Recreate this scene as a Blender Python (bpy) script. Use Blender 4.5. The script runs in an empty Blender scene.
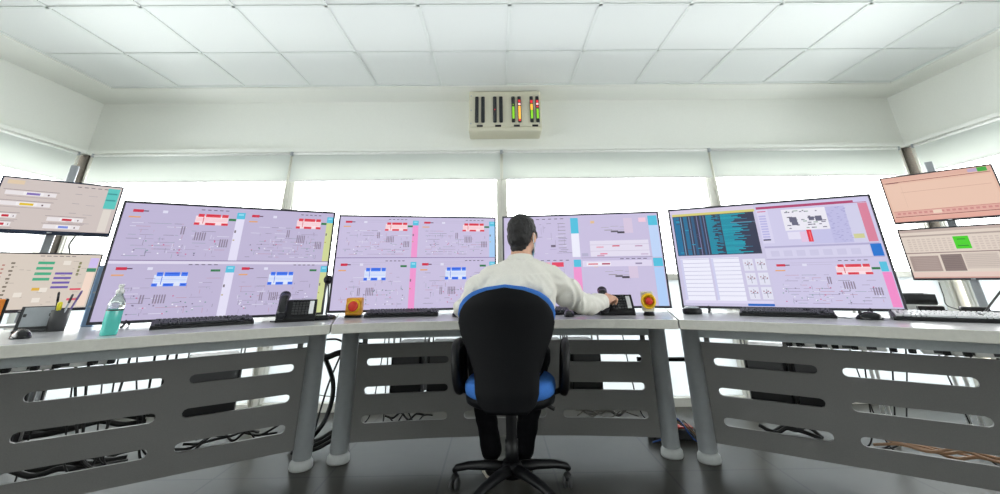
import bpy, bmesh, math, random
from mathutils import Vector, Matrix, Euler, noise
random.seed(7)
R = math.radians
C = bpy.context.scene.collection
PI = math.pi

# ------------------------------------------------------------------ materials
def lin(c):
    return tuple(((v/255.0)/12.92 if v/255.0 <= .04045 else ((v/255.0+.055)/1.055)**2.4) for v in c)

def mat(name, col, rough=.6, metal=0.0, var=.04, scale=30.0, bump=0.0, spec=.5, coat=0.0, trans=0.0):
    m = bpy.data.materials.new(name); m.use_nodes = True
    nt = m.node_tree; b = nt.nodes['Principled BSDF']
    b.inputs['Roughness'].default_value = rough
    b.inputs['Metallic'].default_value = metal
    b.inputs['Specular IOR Level'].default_value = spec
    b.inputs['Coat Weight'].default_value = coat
    b.inputs['Transmission Weight'].default_value = trans
    tc = nt.nodes.new('ShaderNodeTexCoord')
    nz = nt.nodes.new('ShaderNodeTexNoise'); nz.inputs['Scale'].default_value = scale; nz.inputs['Detail'].default_value = 4
    nt.links.new(tc.outputs['Object'], nz.inputs['Vector'])
    rp = nt.nodes.new('ShaderNodeValToRGB')
    l = lin(col)
    rp.color_ramp.elements[0].position = .3; rp.color_ramp.elements[1].position = .7
    rp.color_ramp.elements[0].color = tuple(max(0, v*(1-var)) for v in l)+(1,)
    rp.color_ramp.elements[1].color = tuple(min(1, v*(1+var)) for v in l)+(1,)
    nt.links.new(nz.outputs['Fac'], rp.inputs['Fac'])
    nt.links.new(rp.outputs['Color'], b.inputs['Base Color'])
    if bump:
        bp = nt.nodes.new('ShaderNodeBump'); bp.inputs['Strength'].default_value = bump; bp.inputs['Distance'].default_value = .002
        nt.links.new(nz.outputs['Fac'], bp.inputs['Height']); nt.links.new(bp.outputs['Normal'], b.inputs['Normal'])
    return m

def glow(name, col, strength):
    m = bpy.data.materials.new(name); m.use_nodes = True
    b = m.node_tree.nodes['Principled BSDF']
    b.inputs['Base Color'].default_value = tuple(v*.3 for v in lin(col))+(1,)
    b.inputs['Emission Color'].default_value = lin(col)+(1,)
    b.inputs['Emission Strength'].default_value = strength
    b.inputs['Roughness'].default_value = .3
    return m

M = {}
M['wall'] = mat('wall_paint', (240,241,236), .8, bump=.05, scale=90, var=.012)
M['ceil'] = mat('ceiling_tile', (232,235,234), .85, bump=.12, scale=160, var=.012)
M['grid'] = mat('ceiling_grid', (226,230,228), .6, var=.01)
M['alu'] = mat('aluminium_frame', (226,224,216), .5, .0, scale=12)
M['post'] = mat('corner_post', (92,86,78), .6, .1, scale=160, var=.35)
M['desktop'] = mat('laminate_top', (206,206,208), .22, var=.015, scale=300, coat=.15)
M['deskedge'] = mat('desk_edge_band', (206,204,197), .5, var=.04, scale=60)
M['panel'] = mat('grey_coated_metal', (114,113,112), .5, .1, var=.05, scale=220, bump=.15)
M['apron'] = mat('blue_grey_metal', (190,196,199), .5, .1, var=.04, scale=80)
M['leg'] = mat('grey_painted_leg', (178,182,186), .38, .2, var=.03, scale=40)
M['foot'] = mat('grey_plastic_foot', (186,188,188), .5, var=.05)
M['blackplastic'] = mat('black_plastic', (14,14,17), .45, var=.15, scale=120, bump=.1, spec=.35)
M['chairshell'] = mat('black_chair_shell', (7,8,12), .6, var=.12, scale=200, bump=.2, spec=.2)
M['blackgloss'] = mat('black_gloss', (20,21,26), .2)
M['bezel'] = mat('monitor_bezel', (58,57,64), .4, .2)
M['bezelblue'] = mat('dark_blue_bezel', (30,42,66), .3, .2)
M['darkgrey'] = mat('dark_grey_plastic', (66,66,68), .5, scale=90)
M['keycap'] = mat('keycaps', (54,55,60), .5, var=.2, scale=400)
M['keywhite'] = mat('white_keycaps', (214,214,218), .4, var=.1, scale=400)
M['silver'] = mat('silver_plastic', (176,180,186), .35, .4)
M['bluefab'] = mat('blue_upholstery', (56,114,196), .9, var=.12, scale=300, bump=.4)
M['shirt'] = mat('light_shirt_cloth', (226,222,214), .9, var=.03, scale=160, bump=.25)
M['trouser'] = mat('black_trouser_cloth', (7,7,10), .9, spec=.1, var=.2, scale=200, bump=.3)
M['skin'] = mat('skin', (214,166,140), .55, var=.06, scale=40)
M['hair'] = mat('dark_hair', (26,23,24), .6, var=.4, scale=140, bump=.8)
M['mask'] = mat('face_mask_cloth', (172,204,222), .9, var=.04, scale=120)
M['shoe'] = mat('dark_shoe', (28,26,27), .5)
M['sole'] = mat('pale_shoe_sole', (196,190,176), .7)
M['eye'] = mat('eye_white', (236,234,230), .2)
M['iris'] = mat('dark_iris', (40,26,18), .2)
M['lips'] = mat('lips', (160,92,84), .5)
M['cream'] = mat('cream_enamel', (216,212,192), .45, var=.03, scale=200, bump=.05)
M['yellow'] = mat('yellow_plastic', (238,190,22), .35)
M['amberbox'] = mat('amber_box', (226,158,48), .4)
M['clearbox'] = mat('pale_box', (214,208,190), .3)
M['redbtn'] = mat('red_button', (214,50,34), .35)
M['teal'] = mat('teal_liquid', (96,212,200), .15, var=.03, trans=.25)
M['clearplastic'] = mat('clear_plastic', (214,226,222), .08, trans=.85)
M['white'] = mat('white_plastic', (232,232,230), .4)
M['paper'] = mat('paper', (240,240,242), .8, var=.02)
M['orange'] = mat('orange_card', (222,126,30), .6)
M['bluegrey'] = mat('blue_grey_casing', (130,160,196), .4)
M['cable'] = mat('black_cable', (24,24,26), .5, var=.2)
M['cablegrey'] = mat('grey_cable', (120,116,112), .5)
M['cablebrown'] = mat('tan_cable', (158,122,92), .6)
M['cableblue'] = mat('blue_cable', (40,86,170), .5)
M['cablered'] = mat('red_cable', (190,50,40), .5)
M['tube_off'] = mat('dark_gauge_tube', (42,44,48), .25)
M['led_green'] = glow('green_led', (132,206,40), 1.0)
M['led_amber'] = glow('amber_led', (252,186,70), 1.2)
M['led_red'] = glow('red_led', (230,44,56), 1.0)
M['led_white'] = glow('pale_led', (255,190,190), 1.4)
M['penyellow'] = mat('yellow_pen', (226,214,40), .4)
M['penpurple'] = mat('purple_pen', (110,90,150), .4)
M['ash'] = mat('light_floor_conduit', (200,200,198), .6)

def floor_mat():
    m = bpy.data.materials.new('grey_floor_tile'); m.use_nodes = True
    nt = m.node_tree; b = nt.nodes['Principled BSDF']
    g = nt.nodes.new('ShaderNodeNewGeometry')
    mp = nt.nodes.new('ShaderNodeMapping'); mp.inputs['Location'].default_value = (.0, -.02, 0)
    nt.links.new(g.outputs['Position'], mp.inputs['Vector'])
    br = nt.nodes.new('ShaderNodeTexBrick'); br.offset = 0; br.squash = 1
    br.inputs['Scale'].default_value = 1; br.inputs['Brick Width'].default_value = .59; br.inputs['Row Height'].default_value = .59
    br.inputs['Mortar Size'].default_value = .006; br.inputs['Mortar Smooth'].default_value = .2
    mp.inputs['Location'].default_value = (.295, .25, 0)
    nt.links.new(mp.outputs['Vector'], br.inputs['Vector'])
    nz = nt.nodes.new('ShaderNodeTexNoise'); nz.inputs['Scale'].default_value = 14; nz.inputs['Detail'].default_value = 8
    nt.links.new(g.outputs['Position'], nz.inputs['Vector'])
    rp = nt.nodes.new('ShaderNodeValToRGB')
    rp.color_ramp.elements[0].color = lin((50,48,44))+(1,); rp.color_ramp.elements[1].color = lin((60,58,53))+(1,)
    nt.links.new(nz.outputs['Fac'], rp.inputs['Fac'])
    nt.links.new(rp.outputs['Color'], br.inputs['Color1']); nt.links.new(rp.outputs['Color'], br.inputs['Color2'])
    br.inputs['Mortar'].default_value = lin((30,29,28))+(1,)
    nt.links.new(br.outputs['Color'], b.inputs['Base Color'])
    b.inputs['Roughness'].default_value = .3
    b.inputs['Specular IOR Level'].default_value = .22
    return m
M['floor'] = floor_mat()

def glass_mat(name, col, mixin):
    m = bpy.data.materials.new(name); m.use_nodes = True
    nt = m.node_tree; nt.nodes.clear()
    out = nt.nodes.new('ShaderNodeOutputMaterial')
    mx = nt.nodes.new('ShaderNodeMixShader'); tr = nt.nodes.new('ShaderNodeBsdfTransparent')
    gl = nt.nodes.new('ShaderNodeBsdfGlossy'); gl.inputs['Roughness'].default_value = .02
    tr.inputs['Color'].default_value = col+(1,)
    fr = nt.nodes.new('ShaderNodeFresnel'); fr.inputs['IOR'].default_value = mixin
    nt.links.new(fr.outputs['Fac'], mx.inputs['Fac'])
    nt.links.new(tr.outputs['BSDF'], mx.inputs[1]); nt.links.new(gl.outputs['BSDF'], mx.inputs[2])
    nt.links.new(mx.outputs['Shader'], out.inputs['Surface'])
    return m
M['glass'] = glass_mat('window_glass', (.96,.98,.98), 1.25)

def translucent_mat(name, col, frac, tint=None):
    m = bpy.data.materials.new(name); m.use_nodes = True
    nt = m.node_tree; nt.nodes.clear()
    out = nt.nodes.new('ShaderNodeOutputMaterial')
    mx = nt.nodes.new('ShaderNodeMixShader'); mx.inputs['Fac'].default_value = frac
    d = nt.nodes.new('ShaderNodeBsdfDiffuse'); t = nt.nodes.new('ShaderNodeBsdfTranslucent')
    tc = nt.nodes.new('ShaderNodeTexCoord'); nz = nt.nodes.new('ShaderNodeTexNoise'); nz.inputs['Scale'].default_value = 60
    nt.links.new(tc.outputs['Object'], nz.inputs['Vector'])
    rp = nt.nodes.new('ShaderNodeValToRGB'); l = lin(col)
    rp.color_ramp.elements[0].color = tuple(v*.98 for v in l)+(1,); rp.color_ramp.elements[1].color = l+(1,)
    nt.links.new(nz.outputs['Fac'], rp.inputs['Fac'])
    nt.links.new(rp.outputs['Color'], d.inputs['Color'])
    t.inputs['Color'].default_value = (lin(tint) if tint else l)+(1,)
    nt.links.new(d.outputs['BSDF'], mx.inputs[1]); nt.links.new(t.outputs['BSDF'], mx.inputs[2])
    nt.links.new(mx.outputs['Shader'], out.inputs['Surface'])
    return m
M['blind'] = translucent_mat('blind_fabric', (216,221,219), .28, (246,246,240))
M['frost'] = translucent_mat('frosted_glass', (222,226,228), .38)

def screen_mat():
    m = bpy.data.materials.new('lit_screen'); m.use_nodes = True
    nt = m.node_tree; b = nt.nodes['Principled BSDF']
    at = nt.nodes.new('ShaderNodeAttribute'); at.attribute_name = 'pix'
    b.inputs['Base Color'].default_value = (.012,.012,.014,1)
    b.inputs['Roughness'].default_value = .35; b.inputs['Specular IOR Level'].default_value = .25
    nt.links.new(at.outputs['Color'], b.inputs['Emission Color'])
    b.inputs['Emission Strength'].default_value = 1.0
    return m
M['screen'] = screen_mat()

# ------------------------------------------------------------------ mesh helpers
def T(x=0, y=0, z=0): return Matrix.Translation((x, y, z))
def Rz(a): return Matrix.Rotation(a, 4, 'Z')
def Rx(a): return Matrix.Rotation(a, 4, 'X')
def Ry(a): return Matrix.Rotation(a, 4, 'Y')

class MB:
    def __init__(s): s.bm = bmesh.new(); s.mats = []
    def mi(s, m):
        if m is None: return 0
        if m not in s.mats: s.mats.append(m)
        return s.mats.index(m)
    def absorb(s, t, mx=None, m=None, smooth=False):
        idx = s.mi(m)
        if mx is not None: bmesh.ops.transform(t, matrix=mx, verts=t.verts)
        mp = {v: s.bm.verts.new(v.co) for v in t.verts}
        for f in t.faces:
            try:
                nf = s.bm.faces.new([mp[v] for v in f.verts]); nf.material_index = idx; nf.smooth = smooth or f.smooth
            except ValueError: pass
        t.free(); return s
    def box(s, cx, cy, cz, sx, sy, sz, bev=0.0, mx=None, m=None, seg=2):
        t = bmesh.new(); bmesh.ops.create_cube(t, size=1)
        for v in t.verts: v.co = Vector((cx+v.co.x*sx, cy+v.co.y*sy, cz+v.co.z*sz))
        if bev: bmesh.ops.bevel(t, geom=list(t.edges), offset=min(bev, .48*min(sx, sy, sz)), segments=seg, affect='EDGES', profile=.5)
        return s.absorb(t, mx, m, False)
    def tube(s, pts, r, seg=10, mx=None, m=None, cap=True, flat=None):
        t = bmesh.new(); pts = [Vector(p) for p in pts]; n = len(pts)
        rad = r if hasattr(r, '__len__') else [r]*n
        rings = []; up = None
        for i, p in enumerate(pts):
            d = (pts[min(i+1, n-1)]-pts[max(i-1, 0)]).normalized()
            if up is None:
                up = Vector((0, 0, 1)) if abs(d.z) < .9 else Vector((1, 0, 0))
            a = d.cross(up)
            if a.length < 1e-5: a = d.cross(Vector((0, 1, 0)))
            a.normalize(); b = a.cross(d).normalized(); up = b
            k = flat if flat else (1, 1)
            rings.append([t.verts.new(p+a*math.cos(2*PI*j/seg)*rad[i]*k[0]+b*math.sin(2*PI*j/seg)*rad[i]*k[1]) for j in range(seg)])
        for i in range(n-1):
            for j in range(seg):
                f = t.faces.new((rings[i][j], rings[i][(j+1) % seg], rings[i+1][(j+1) % seg], rings[i+1][j])); f.smooth = True
        if cap:
            t.faces.new(list(reversed(rings[0]))); t.faces.new(rings[-1])
        bmesh.ops.recalc_face_normals(t, faces=t.faces)
        return s.absorb(t, mx, m)
    def lathe(s, prof, seg=24, mx=None, m=None, sx=1, sy=1):
        t = bmesh.new(); rings = []
        for r, z in prof:
            if r < 1e-6: rings.append([t.verts.new((0, 0, z))])
            else: rings.append([t.verts.new((r*math.cos(2*PI*j/seg)*sx, r*math.sin(2*PI*j/seg)*sy, z)) for j in range(seg)])
        for a, b in zip(rings, rings[1:]):
            for j in range(seg):
                k = (j+1) % seg
                if len(a) == 1 and len(b) == 1: continue
                if len(a) == 1: f = t.faces.new((a[0], b[j], b[k]))
                elif len(b) == 1: f = t.faces.new((a[j], a[k], b[0]))
                else: f = t.faces.new((a[j], a[k], b[k], b[j]))
                f.smooth = True
        if len(rings[0]) > 1: t.faces.new(list(reversed(rings[0])))
        if len(rings[-1]) > 1: t.faces.new(rings[-1])
        bmesh.ops.recalc_face_normals(t, faces=t.faces)
        return s.absorb(t, mx, m)
    def prism(s, poly, z0, z1, mx=None, m=None, bev=0):
        t = bmesh.new()
        a = [t.verts.new((x, y, z0)) for x, y in poly]; b = [t.verts.new((x, y, z1)) for x, y in poly]
        n = len(poly)
        t.faces.new(list(reversed(a))); t.faces.new(b)
        for i in range(n): t.faces.new((a[i], a[(i+1) % n], b[(i+1) % n], b[i]))
        bmesh.ops.recalc_face_normals(t, faces=t.faces)
        if bev: bmesh.ops.bevel(t, geom=list(t.edges), offset=bev, segments=2, affect='EDGES', profile=.5)
        return s.absorb(t, mx, m)
    def ball(s, c, rx, ry=None, rz=None, rot=None, seg=16, m=None, mx=None):
        t = bmesh.new(); bmesh.ops.create_uvsphere(t, u_segments=seg, v_segments=max(8, seg//2+2), radius=1)
        mm = T(*c) @ (rot if rot else Matrix()) @ Matrix.Diagonal((rx, ry or rx, rz or rx, 1))
        for f in t.faces: f.smooth = True
        if mx is not None: mm = mx @ mm
        return s.absorb(t, mm, m)
    def capsule(s, p0, r0, p1, r1, seg=14):
        p0 = Vector(p0); p1 = Vector(p1); d = p1-p0; L = d.length
        prof = []
        k = 5
        for i in range(k+1): a = -PI/2+PI/2*i/k; prof.append((max(0, r0*math.cos(a)) if i else 0, r0*math.sin(a)))
        for i in range(k+1): a = PI/2*i/k; prof.append((r1*math.cos(a) if i < k else 0, L+r1*math.sin(a)))
        q = Vector((0, 0, 1)).rotation_difference(d.normalized()).to_matrix().to_4x4()
        return s.lathe(prof, seg, T(*p0) @ q)
    def build(s, name, m=None, parent=None, world=False, smooth=False):
        me = bpy.data.meshes.new(name); s.bm.normal_update(); s.bm.to_mesh(me); s.bm.free()
        if s.mats and m is None:
            for k in s.mats: me.materials.append(k)
        elif s.mats:
            me.materials.append(m)
        else: me.materials.append(m)
        return link(name, me, parent, world, smooth)

def link(name, me, parent=None, world=False, smooth=False):
    o = bpy.data.objects.new(name, me); C.objects.link(o)
    if smooth:
        for p in me.polygons: p.use_smooth = True
    if parent is not None:
        o.parent = parent
        if world: me.transform(WM[parent.name].inverted())
    return o

WM = {}
def tag(o, label=None, cat=None, group=None, kind=None):
    if label: o['label'] = label
    if cat: o['category'] = cat
    if group: o['group'] = group
    if kind: o['kind'] = kind
    return o
def thing(name, loc, label, cat, rz=0, group=None):
    o = bpy.data.objects.new(name, None); C.objects.link(o)
    o.location = loc; o.rotation_euler = (0, 0, rz); o.empty_display_size = .1
    WM[o.name] = T(*loc) @ Rz(rz)
    return tag(o, label, cat, group)
def part(name, mb, m, parent, world=False, smooth=False): return mb.build(name, m, parent, world, smooth)
def struct(name, mb, m, parent=None): return tag(mb.build(name, m, parent), kind='structure') if parent is None else mb.build(name, m, parent)
def copy_tree(o, parent=None):
    c = o.copy(); C.objects.link(c)
    if parent is not None: c.parent = parent
    for ch in list(o.children): copy_tree(ch, c)
    return c

def organic(name, mb, m, parent, voxel=.006, smooth=6, wrinkle=None):
    """one continuous surface out of overlapping volumes"""
    me = bpy.data.meshes.new('tmp'); mb.bm.to_mesh(me); mb.bm.free()
    o = bpy.data.objects.new('tmp', me); C.objects.link(o)
    r = o.modifiers.new('r', 'REMESH'); r.mode = 'VOXEL'; r.voxel_size = voxel
    if smooth:
        q = o.modifiers.new('s', 'SMOOTH'); q.factor = .5; q.iterations = smooth
    dg = bpy.context.evaluated_depsgraph_get(); dg.update()
    me2 = bpy.data.meshes.new_from_object(o.evaluated_get(dg)); me2.name = name
    bpy.data.objects.remove(o); bpy.data.meshes.remove(me)
    if wrinkle:
        nrm = [v.normal.copy() for v in me2.vertices]
        for v, n in zip(me2.vertices, nrm): v.co = v.co + n*wrinkle(v.co)
    me2.materials.clear(); me2.materials.append(m)
    return link(name, me2, parent, True, True)

# ------------------------------------------------------------------ camera
CX = .045                       # the room's own axis of symmetry
CAMH = .95
cam = bpy.data.cameras.new('camera'); co = bpy.data.objects.new('camera', cam); C.objects.link(co)
cam.sensor_fit = 'HORIZONTAL'; cam.sensor_width = 36; cam.lens = 418/1000*36
cam.shift_y = -(247-118.5)/1000
cam.clip_start = .05; cam.clip_end = 200
f = Vector((0, math.cos(R(21)), math.sin(R(21)))); u = Vector((0, -math.sin(R(21)), math.cos(R(21)))); rt = Vector((1, 0, 0))
rho = R(.72)
r2 = rt*math.cos(rho)-u*math.sin(rho)*1.0; u2 = rt*math.sin(rho)+u*math.cos(rho)
m3 = Matrix((r2, u2, -f)).transposed()
co.matrix_world = T(0, 0, CAMH) @ Rz(R(-.7)) @ m3.to_4x4()
bpy.context.scene.camera = co

# ------------------------------------------------------------------ room shell
XL, XR, YB, YR = -3.88, 3.97, 3.85, -3.0
ZH, ZC = 2.095, 2.625
mb = MB(); mb.box((XL+XR)/2, (YB+YR)/2, -.05, XR-XL+.4, YB-YR+.4, .1); struct('floor', mb, M['floor'])
mb = MB(); mb.box((XL+XR)/2, YB+.1, (ZH+2.75)/2, XR-XL+.4, .2, 2.75-ZH); struct('wall_back', mb, M['wall'])
for nm, x in (('wall_left', XL-.1), ('wall_right', XR+.1)):
    mb = MB(); mb.box(x, (YB+YR)/2, (ZH+2.75)/2, .2, YB-YR, 2.75-ZH)
    mb.box(x, (-2.07+YR)/2, ZH/2, .2, -2.07-YR, ZH); struct(nm, mb, M['wall'])
mb = MB(); mb.box((XL+XR)/2, YR-.1, 1.35, XR-XL+.4, .2, 2.8); struct('wall_rear', mb, M['wall'])
# ceiling tiles in a suspended grid
GX0, GX1, GY1 = -3.5, 3.70, 3.495
mb = MB()
ncol = 12; nrow = 10
rnd = random.Random(3)
for i in range(ncol):
    for j in range(nrow):
        x = GX0+.6*i+.3; y = GY1-.6*j-.3
        dz = rnd.choice((-.006, -.006, -.006, -.003))
        mb.box(x, y, ZC+.012+dz+.01, .586, .586, .02, m=M['ceil'])
for i in range(ncol+1): mb.box(GX0+.6*i, (GY1+GY1-6)/2, ZC+.006, .022, 6, .012, m=M['grid'])
for j in range(nrow+1): mb.box((GX0+GX1)/2, GY1-.6*j, ZC+.0055, GX1-GX0, .022, .011, m=M['grid'])
mb.box((XL+XR)/2, (YB+YR)/2, 2.72, XR-XL+.2, YB-YR+.2, .06, m=M['ceil'])
struct('ceiling', mb, None)
# plain plaster border round the tiles
mb = MB()
mb.box((XL+XR)/2, (GY1+.012+YB)/2, ZC+.02, XR-XL, YB-GY1-.012, .06)
struct('trim_1', mb, M['wall'])
mb = MB(); mb.box((XL+GX0-.012)/2, (GY1+YR)/2, ZC+.02, GX0-.012-XL, GY1-YR+.02, .06); struct('trim_2', mb, M['wall'])
mb = MB(); mb.box((XR+GX1+.012)/2, (GY1+YR)/2, ZC+.02, XR-GX1-.012, GY1-YR+.02, .06); struct('trim_3', mb, M['wall'])
# ledge above the blinds
mb = MB(); mb.box((XL+XR)/2, YB-.039, ZH+.002, XR-XL, .088, .036, .006); struct('trim_4', mb, M['wall'])
mb = MB(); mb.box(XL+.039, (YB-2.05)/2, ZH+.002, .088, YB+2.05, .036, .006); struct('trim_5', mb, M['wall'])
mb = MB(); mb.box(XR-.039, (YB-2.05)/2, ZH+.002, .088, YB+2.05, .036, .006); struct('trim_6', mb, M['wall'])

# windows : frame + clear pane above, frosted pane below
def window(n, mx, L):
    mb = MB(); w = .048
    for x in (w/2, L-w/2):
        mb.box(x, .04, ZH/2, w, .11, ZH, .004, mx)
        mb.box(x + (.012 if x < L/2 else -.012), -.02, ZH/2, .012, .02, ZH, 0, mx)
    mb.box(L/2, .04, ZH-.07, L-2*w, .09, .14, .003, mx); mb.box(L/2, .04, .03, L-2*w, .09, .06, .003, mx)
    mb.box(L/2, .04, .95, L-2*w, .09, .05, .003, mx)
    o = struct('window_%d' % n, mb, M['alu'])
    p = MB(); p.box(L/2, .05, (.975+ZH-.14)/2, L-2*w, .006, ZH-.14-.975, 0, mx); p.build('pane', M['glass'], o)
    p = MB(); p.box(L/2, .05, (.06+.925)/2, L-2*w, .006, .865, 0, mx); p.build('frosted_pane', M['frost'], o)
xs = [XL+.06, -1.895, .055, 2.01, XR-.06]
for i in range(4): window(i+1, T(xs[i], YB, 0), xs[i+1]-xs[i])
ys = [YB-.06, 1.85, -.10, -2.05]  # last bay on each side is unseen, added to brighten the back wall
for i in range(3): window(5+i, T(XL, ys[i+1], 0) @ Rz(PI/2), ys[i]-ys[i+1])
for i in range(3): window(8+i, T(XR, ys[i], 0) @ Rz(-PI/2), ys[i]-ys[i+1])
for n, x in ((7, XL+.02), (8, XR-.02)):
    mb = MB(); mb.box(x, YB-.02+.03, (.975+ZH)/2, .085, .085, ZH-.975, .006); struct('trim_%d' % n, mb, M['post'])
    mb = MB(); mb.box(x, YB-.02+.03, .4875, .085, .085, .975, .006); struct('trim_%d' % (n+2), mb, M['alu'])

# roller blinds
def blind(mx, L, label):
    t = thing('roller_blind', (0, 0, 0), label, 'blind', group='white roller blinds')
    t.matrix_world = mx @ T(L/2, -.078, 1.80); WM[t.name] = mx @ T(L/2, -.078, 1.80)
    a = L-.028
    p = MB(); p.box(0, 0, .145, a, .003, .260); part('fabric', p, M['blind'], t)
    p = MB(); p.box(0, 0, .008, a, .014, .016, .004); part('bottom_bar', p, M['white'], t)
    p = MB(); p.tube([(-a/2, .004, .262), (a/2, .004, .262)], .014, 12); part('roller', p, M['white'], t)
    for sx in (-1, 1):
        p = MB(); p.box(sx*(a/2+.008), .004, .262, .012, .04, .034, .003); part('bracket', p, M['silver'], t)
bl = ['leftmost white roller blind on the back window wall', 'white roller blind on back wall, left of the centre mullion',
      'white roller blind on back wall, right of the centre mullion', 'rightmost white roller blind on the back window wall']
for i in range(4): blind(T(xs[i]+(.085 if i == 0 else 0), YB, 0), xs[i+1]-xs[i]-(.085 if i in (0, 3) else 0), bl[i])
blind(T(XL, ys[1], 0) @ Rz(PI/2), ys[0]-ys[1]-.085, 'white roller blind on left side wall, above the two small monitors')
blind(T(XL, ys[2], 0) @ Rz(PI/2), ys[1]-ys[2], 'white roller blind on left side wall, nearer blind cut by the frame edge')
blind(T(XR, ys[0]-.085, 0) @ Rz(-PI/2), ys[0]-ys[1]-.085, 'white roller blind on right side wall, above the two small monitors')
blind(T(XR, ys[1], 0) @ Rz(-PI/2), ys[1]-ys[2], 'white roller blind on right side wall, nearer blind cut by the frame edge')

# ------------------------------------------------------------------ level indicator box on the wall
t = thing('wall_mounted_gauge_box', (.092, YB, 2.212), 'cream wall box with eight vertical bar gauges under the ceiling', 'gauge')
W_, D_, H_ = .675, .245, .40
p = MB(); p.box(0, -D_/2, H_/2, W_, D_, H_, .012); part('housing', p, M['cream'], t)
p = MB(); p.box(0, -D_-.006, H_/2+.012, W_-.02, .014, H_-.05, .004); fp = part('face_plate', p, M['cream'], t)
gx = (-.262, -.205, -.095, -.038, .076, .133, .246, .300)
leds = {3: [], 2: [(.46, .50, 'led_red')], 4: [(.10, .60, 'led_green'), (.66, .70, 'led_green')], 5: [(.08, .62, 'led_amber'), (.66, .74, 'led_white'), (.78, .88, 'led_red'), (.0, .06, 'led_red')],
        6: [(.10, .45, 'led_green'), (.46, .70, 'led_amber'), (.74, .86, 'led_red')], 7: [(.10, .50, 'led_green'), (.56, .62, 'led_red'), (.66, .74, 'led_white'), (.76, .86, 'led_red')]}
for i, x in enumerate(gx):
    p = MB(); p.box(x, -D_-.020, .205, .034, .018, .262, .012); g = part('bar_gauge', p, M['tube_off'], t)
    for a, b, k in leds.get(i, []):
        q = MB(); q.box(x, -D_-.0305, .085+.24*(a+b)/2, .021 if b-a > .05 else .010, .005, .24*(b-a), .002); o = q.build('lit_segment', M[k], g)
for x in (-.234, -.066, .105, .273):
    p = MB(); p.box(x, -D_-.015, .045, .055, .006, .020, .002); part('name_plate', p, M['blackplastic'], t)
for sx in (-.315, .315):
    for z in (.07, .2, .345):
        p = MB(); p.lathe([(0, 0), (.007, 0), (.006, .004), (0, .005)], 10, T(sx, -D_-.012, z) @ Rx(PI/2)); part('screw', p, M['silver'], t)

# ------------------------------------------------------------------ desks
EDGE = [(0, 2.56), (.3, 2.556), (.6, 2.53), (.915, 2.445)]
WING = [(.915, 2.445), (1.17, 2.315), (1.42, 2.165), (1.68, 1.985), (1.93, 1.79), (2.18, 1.585), (2.42, 1.375)]
ZD = .737; TH = .046
NW = Vector((.55, .835)).normalized(); DW = Vector((.835, -.55)).normalized()
def desk_top(parent, poly, frontn):
    p = MB(); p.prism(poly, ZD-TH, ZD, m=M['desktop'], bev=.003)
    p.bm.faces.ensure_lookup_table()
    ie = p.mi(M['deskedge'])
    for f in p.bm.faces:
        f.normal_update()
        if abs(f.normal.z) < .5: f.material_index = ie
    return part('tabletop', p, None, parent, True)

def panel_mesh(slots, S0, S1, mapf, thick=.016):
    """sheet metal panel with round-ended slots, a fine grid mapped into place by mapf(s, z, t)"""
    Z0, Z1 = .092, .588; h = slots[0][3]; r = h/2
    cols = sorted(set((a, b) for a, b, z, q in slots)); zs = sorted(set(z for a, b, z, q in slots))
    brk = {S0, S1}
    for a, b in cols: brk |= {a+r, b-r}
    brk = sorted(brk); S = []
    for a, b in zip(brk, brk[1:]):
        n = max(1, int((b-a)/.05)); S += [a+(b-a)*i/n for i in range(n)]
    S.append(S1)
    bm = bmesh.new(); cache = {}
    def V(a, z, t):
        k = (round(a, 5), round(z, 5), t)
        if k not in cache: cache[k] = bm.verts.new(mapf(a, z, t*thick/2))
        return cache[k]
    def F(*v):
        try: bm.faces.new(v)
        except ValueError: pass
    def patch(grid):          # grid[row][col] of (s, z): both faces of the sheet
        for g0, g1 in zip(grid, grid[1:]):
            for i in range(len(g0)-1):
                q = (g0[i], g0[i+1], g1[i+1], g1[i])
                F(*[V(*p, -1) for p in q]); F(*[V(*p, 1) for p in q[::-1]])
    def edge(line):
        for p, q in zip(line, line[1:]): F(V(*p, -1), V(*p, 1), V(*q, 1), V(*q, -1))
    zb = [Z0]
    for z in zs: zb += [z-r, z+r]
    zb.append(Z1)
    for k in range(0, len(zb), 2): patch([[(a, zb[k]) for a in S], [(a, (zb[k]+zb[k+1])/2) for a in S], [(a, zb[k+1]) for a in S]])
    edge([(a, Z0) for a in S]); edge([(a, Z1) for a in S])
    for z in (S0, S1): edge([(z, q) for q in zb])
    N = 8
    for zc in zs:
        zz = [zc-r+h*i/N for i in range(N+1)]
        dx = [math.sqrt(max(0, r*r-(q-zc)**2)) for q in zz]
        edges = [(S0, None)]+[e for c in cols for e in ((c[0]+r, -1), (c[1]-r, 1))]+[(S1, None)]
        for k in range(0, len(edges), 2):
            (a, sa), (b, sb) = edges[k], edges[k+1]
            inner = [q for q in S if a+1e-6 < q < b-1e-6]
            L = lambda i: a+(sa or 0)*dx[i]
            Rr = lambda i: b+(sb or 0)*dx[i]
            rows = []
            for i in range(N+1):
                l0, r0 = L(i), Rr(i); t_ = [(q-a)/(b-a) for q in inner]
                rows.append([(l0, zz[i])]+[(l0+(r0-l0)*u_, zz[i]) if 0 < i < N else (q, zz[i]) for q, u_ in zip(inner, t_)]+[(r0, zz[i])])
            patch(rows)
            if sa: edge([g[0] for g in rows])
            if sb: edge([g[-1] for g in rows])
        for c in cols:
            for q in (zc-r, zc+r): edge([(a, q) for a in S if c[0]+r-1e-6 <= a <= c[1]-r+1e-6])
    bmesh.ops.recalc_face_normals(bm, faces=bm.faces)
    me = bpy.data.meshes.new('modesty_panel'); bm.to_mesh(me); bm.free(); me.materials.append(M['panel'])
    return me

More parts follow.
